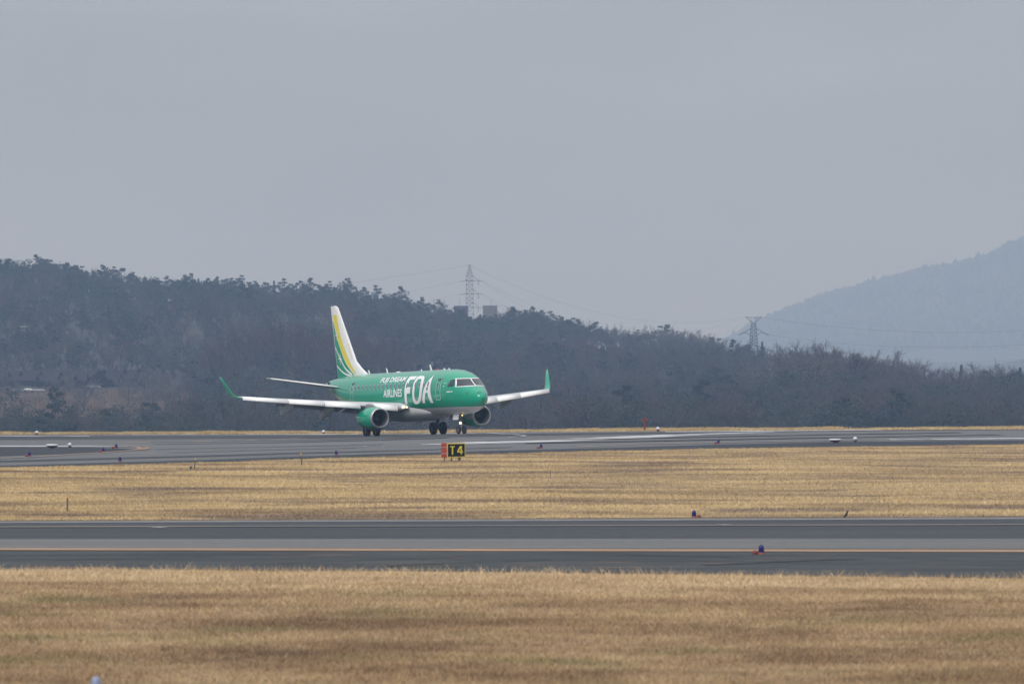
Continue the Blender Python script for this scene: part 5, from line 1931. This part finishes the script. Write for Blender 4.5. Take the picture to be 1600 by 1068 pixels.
for i, (a_, b_) in enumerate(INS1):
    end = P2 + (-(4.9, 9.5, 12.6)[i] * S2, 0, (zz2(495.5), zz2(523), zz2(549))[i])
    lb = ('uppermost arm', 'middle arm', 'lowest arm')[i]
    cable(a_, end, 13.0, 'thin cable from the %s of the near pylon towards the far pylon' % lb, None)
    if i < 2:
        cable(a_ + (0, 3, -.3), end + (3, 4, -1.5), 17.0, 'lower twin cable from the %s of the near pylon towards the far pylon' % lb, None)
        cable(b_, (P1[0] - 150, P1[1] + 60, P1[2] + (za, zbb)[i] - 21), 2.0, 'thin cable running left from the %s of the near pylon' % lb, None)
cable(P1 + (0, 0, top1), P2 + (-4.9 * S2, 0, zz2(495)), 10.0, 'earth cable from the top of the near pylon to the far pylon', None, .03)
cable(P1 + (0, 0, top1), (P1[0] - 150, P1[1] + 60, P1[2] + top1 - 16), 2.0, 'earth cable running left from the top of the near pylon', None, .03)
for i, (dx, py, ye) in enumerate(((4.9, 495.5, 507), (9.5, 523, 527), (12.6, 549, 549))):
    cable(P2 + (dx * S2, 0, zz2(py)), ((1720 - 800) * k2 * .9, r2 * .9, CAM_Z + (YH - ye) * k2 * .9), 5.0, 'cable crossing the blue mountain from the %s of the far pylon' % ('top arm', 'middle arm', 'lowest arm')[i], None, .055)


# ------------------------------------------------------------------ the long house and the cars on the slope
def house(px0, px1, yridge, yeave, ybase, label, dormers, gable=None):
    pm = (px0 + px1) / 2
    p = at(pm, ybase)
    r = p[1]
    k = r / F_PX
    o = empty('house', (p[0], r, p[2] - .3))
    tag(o, label, 'house', None)
    L = (px1 - px0) * k
    z = lambda py: CAM_Z + (YH - py) * k - p[2] + .3
    dp = 7.0
    ze_, zr_ = z(yeave), z(yridge)
    mb = MB()
    mb.box((0, dp / 2, ze_ / 2), (L, dp, ze_))
    for sx_ in (-1, 1):
        mb.add([(sx_ * L / 2, 0, ze_), (sx_ * L / 2, dp, ze_), (sx_ * L / 2, dp / 2, zr_ - .05)], [(0, 1, 2)])
    mb.build('wall', M['timber'], o)
    mb = MB()
    e_ = .5
    for s_ in (0, 1):
        y0, y1 = (-e_, dp / 2) if s_ == 0 else (dp + e_, dp / 2)
        mb.add([(-L / 2 - .3, y0, ze_ - .1), (L / 2 + .3, y0, ze_ - .1), (L / 2 + .3, y1, zr_), (-L / 2 - .3, y1, zr_),
                (-L / 2 - .3, y0, ze_ - .3), (L / 2 + .3, y0, ze_ - .3), (L / 2 + .3, y1, zr_ - .2), (-L / 2 - .3, y1, zr_ - .2)],
               [(0, 1, 2, 3), (7, 6, 5, 4), (0, 4, 5, 1), (1, 5, 6, 2), (2, 6, 7, 3), (3, 7, 4, 0)])
    rf = mb.build('roof', M['roof'], o)
    for (pd, yb, hp, wp) in dormers:
        x = (pd - pm) * k
        zb_, h_, w_ = z(yb), hp * k * 1.4, wp * k * 1.4
        mb = MB()
        yy = -e_ + (zb_ - ze_) / (zr_ - ze_) * (dp / 2 + e_)
        mb.add([(x - w_ / 2, yy - .25, zb_), (x + w_ / 2, yy - .25, zb_), (x, yy - .25, zb_ + h_), (x, yy + 2.2, zb_ + h_), (x - w_ / 2, yy + .3, zb_), (x + w_ / 2, yy + .3, zb_)],
               [(0, 1, 2), (0, 2, 3, 4), (1, 5, 3, 2)])
        mb.build('dormer', M['timber'], rf)
    if gable:
        pg, yt, yb, wp = gable
        x, w_ = (pg - pm) * k, wp * k
        mb = MB()
        V_ = [(x - w_ / 2, -1.2, z(yb)), (x + w_ / 2, -1.2, z(yb)), (x + w_ * .10, -1.2, z(yt)), (x - w_ / 2, 3.5, z(yb)), (x + w_ / 2, 3.5, z(yb)), (x + w_ * .10, 3.5, z(yt))]
        mb.add(V_, [(0, 1, 2), (5, 4, 3), (0, 2, 5, 3), (1, 4, 5, 2)])
        mb.add([(x - w_ * .42, -1.1, 0), (x + w_ * .42, -1.1, 0), (x + w_ * .42, -1.1, z(yb)), (x - w_ * .42, -1.1, z(yb))], [(0, 1, 2, 3)])
        mb.build('gable', M['timber'], o)
    mb = MB()
    nw = max(2, int(L / 3))
    for i in range(nw):
        mb.box((-L / 2 + (i + .5) * L / nw, -.03, ze_ * .5), (1.3, .08, 1.2))
    mb.build('window_row', M['timber'], o)


D1 = [(13, 587.5, 5, 5), (32, 586.5, 5, 5), (63, 586.5, 5, 5), (95, 586.5, 5, 5), (9, 592, 4.5, 4.5), (59, 593, 5.5, 5), (92, 593, 5.5, 5), (118, 593, 6, 6)]
house(-30, 134, 578.2, 593.4, 605, 'long low dark house under a grey roof with small pointed dormers, left edge', D1)
house(136, 176, 577.4, 592.0, 605, 'dark house with one large pointed gable, middle of the row on the slope', [(162, 583.6, 5.5, 5), (158, 591.5, 6, 6)], (153, 577.8, 592.6, 34))
house(177, 224, 577.4, 591.4, 604, 'grey roofed house at the right end of the row, two pairs of dormers', [(195, 583.5, 5.5, 6), (217, 583.0, 5.5, 6), (190, 591.2, 5.5, 6), (212, 591.0, 5.5, 6)])


def car(px, py, label, rz, group=None):
    o = empty('parked_car', tuple(at(px, py)), rz)
    tag(o, label, 'car', group)
    mb = MB()
    secs = [(-2.1, .35, .75), (-2.0, .3, .95), (-1.0, .3, 1.0), (-.7, .3, 1.02), (.9, .3, 1.02), (1.3, .3, .98), (2.0, .32, .82), (2.1, .4, .7)]
    rows = [[(x, -.82, zb_), (x, -.84, zt_ - .1), (x, -.7, zt_), (x, .7, zt_), (x, .84, zt_ - .1), (x, .82, zb_)] for x, zb_, zt_ in secs]
    mb.grid(rows, close=True)
    mb.add(rows[0], [tuple(range(6))])
    mb.add(rows[-1], [tuple(range(6))])
    mb.add([(-1.3, -.62, 1.46), (.5, -.62, 1.46), (.5, .62, 1.46), (-1.3, .62, 1.46), (-1.3, -.62, 1.5), (.4, -.62, 1.5), (.4, .62, 1.5), (-1.3, .62, 1.5)], [(0, 1, 5, 4), (1, 2, 6, 5), (2, 3, 7, 6), (3, 0, 4, 7), (4, 5, 6, 7)])
    mb.build('body', M['car'], o, normals=True)
    mb = MB()
    rows = [[(-1.9, -.72, 1.0), (1.2, -.72, 1.0), (1.2, .72, 1.0), (-1.9, .72, 1.0)], [(-1.35, -.62, 1.46), (.5, -.62, 1.46), (.5, .62, 1.46), (-1.35, .62, 1.46)]]
    mb.grid(rows, close=True, smooth_=False)
    mb.build('windows', M['carglass'], o, normals=True)
    for x in (-1.3, 1.3):
        for y in (-.78, .78):
            mb = MB()
            mb.lathe([(-.1, 0), (-.1, .3), (.1, .3), (.1, 0)], (x, y, .31), (0, 1, 0), 14)
            mb.build('wheel', M['rubber'], o)


car(31, 613.0, 'white car parked at the left of the pair below the long house', R(15))
car(45, 612.2, 'white car in the middle of the cars below the long house', R(-10))
car(58, 613.2, 'white car at the right of the cars below the long house', R(5))
car(145, 607.4, 'small white car parked alone below the large gable', R(10))

# small pale utility pole on the slope at the left
p = at(38, 549)
o = empty('utility_pole', tuple(p))
tag(o, 'small pale utility pole among the trees above the long house, far left', 'pole')
mb = MB()
mb.tube((0, 0, -.5), (0, 0, 8.5), .14, .10, 8)
mb.build('pole', M['concrete'], o)
mb = MB()
mb.box((0, -.15, 7.4), (2.6, .14, .16))
mb.box((0, -.15, 6.3), (2.0, .14, .16))
mb.build('crossarm', M['pale'], o)

# low hill showing past the trees at the right
rows = []
for v in np.linspace(0, 1, 14):
    row = []
    for p_ in np.linspace(1440, 2300, 50):
        d = 4600 + 900 * v
        yt = np.interp(p_, [1440, 1530, 1560, 1600, 1700, 1900, 2300], [600, 588, 571, 562, 548, 540, 600])
        zt = CAM_Z + (YH - yt) / F_PX * 5100
        row.append(((p_ - 800) / F_PX * 5100, d, LOW - 1 + (zt - LOW) * math.sin(math.pi * v) ** .8 + 1.5 * math.sin(p_ * .13) * math.sin(math.pi * v)))
    rows.append(row)
mb = MB()
mb.grid(rows)
tag(mb.build('low_hill', M['mountain']), kind='structure')

# ------------------------------------------------------------------ haze
mb = MB()
mb.box((0, 4900, 92), (12000, 10200, 222))
hz = mb.build('haze', [])
hm = bpy.data.materials.new('haze')
hm.use_nodes = True
t = hm.node_tree
t.nodes.clear()
pv = t.nodes.new('ShaderNodeVolumePrincipled')
pv.inputs['Color'].default_value = (0.345, 0.50, 0.77, 1)
pv.inputs['Absorption Color'].default_value = (0.676, 0.53, 0.28, 1)
pv.inputs['Density'].default_value = 2.65e-4
pv.inputs['Anisotropy'].default_value = 0.0
om = t.nodes.new('ShaderNodeOutputMaterial')
t.links.new(pv.outputs[0], om.inputs['Volume'])
hz.data.materials.append(hm)
tag(hz, kind='stuff')
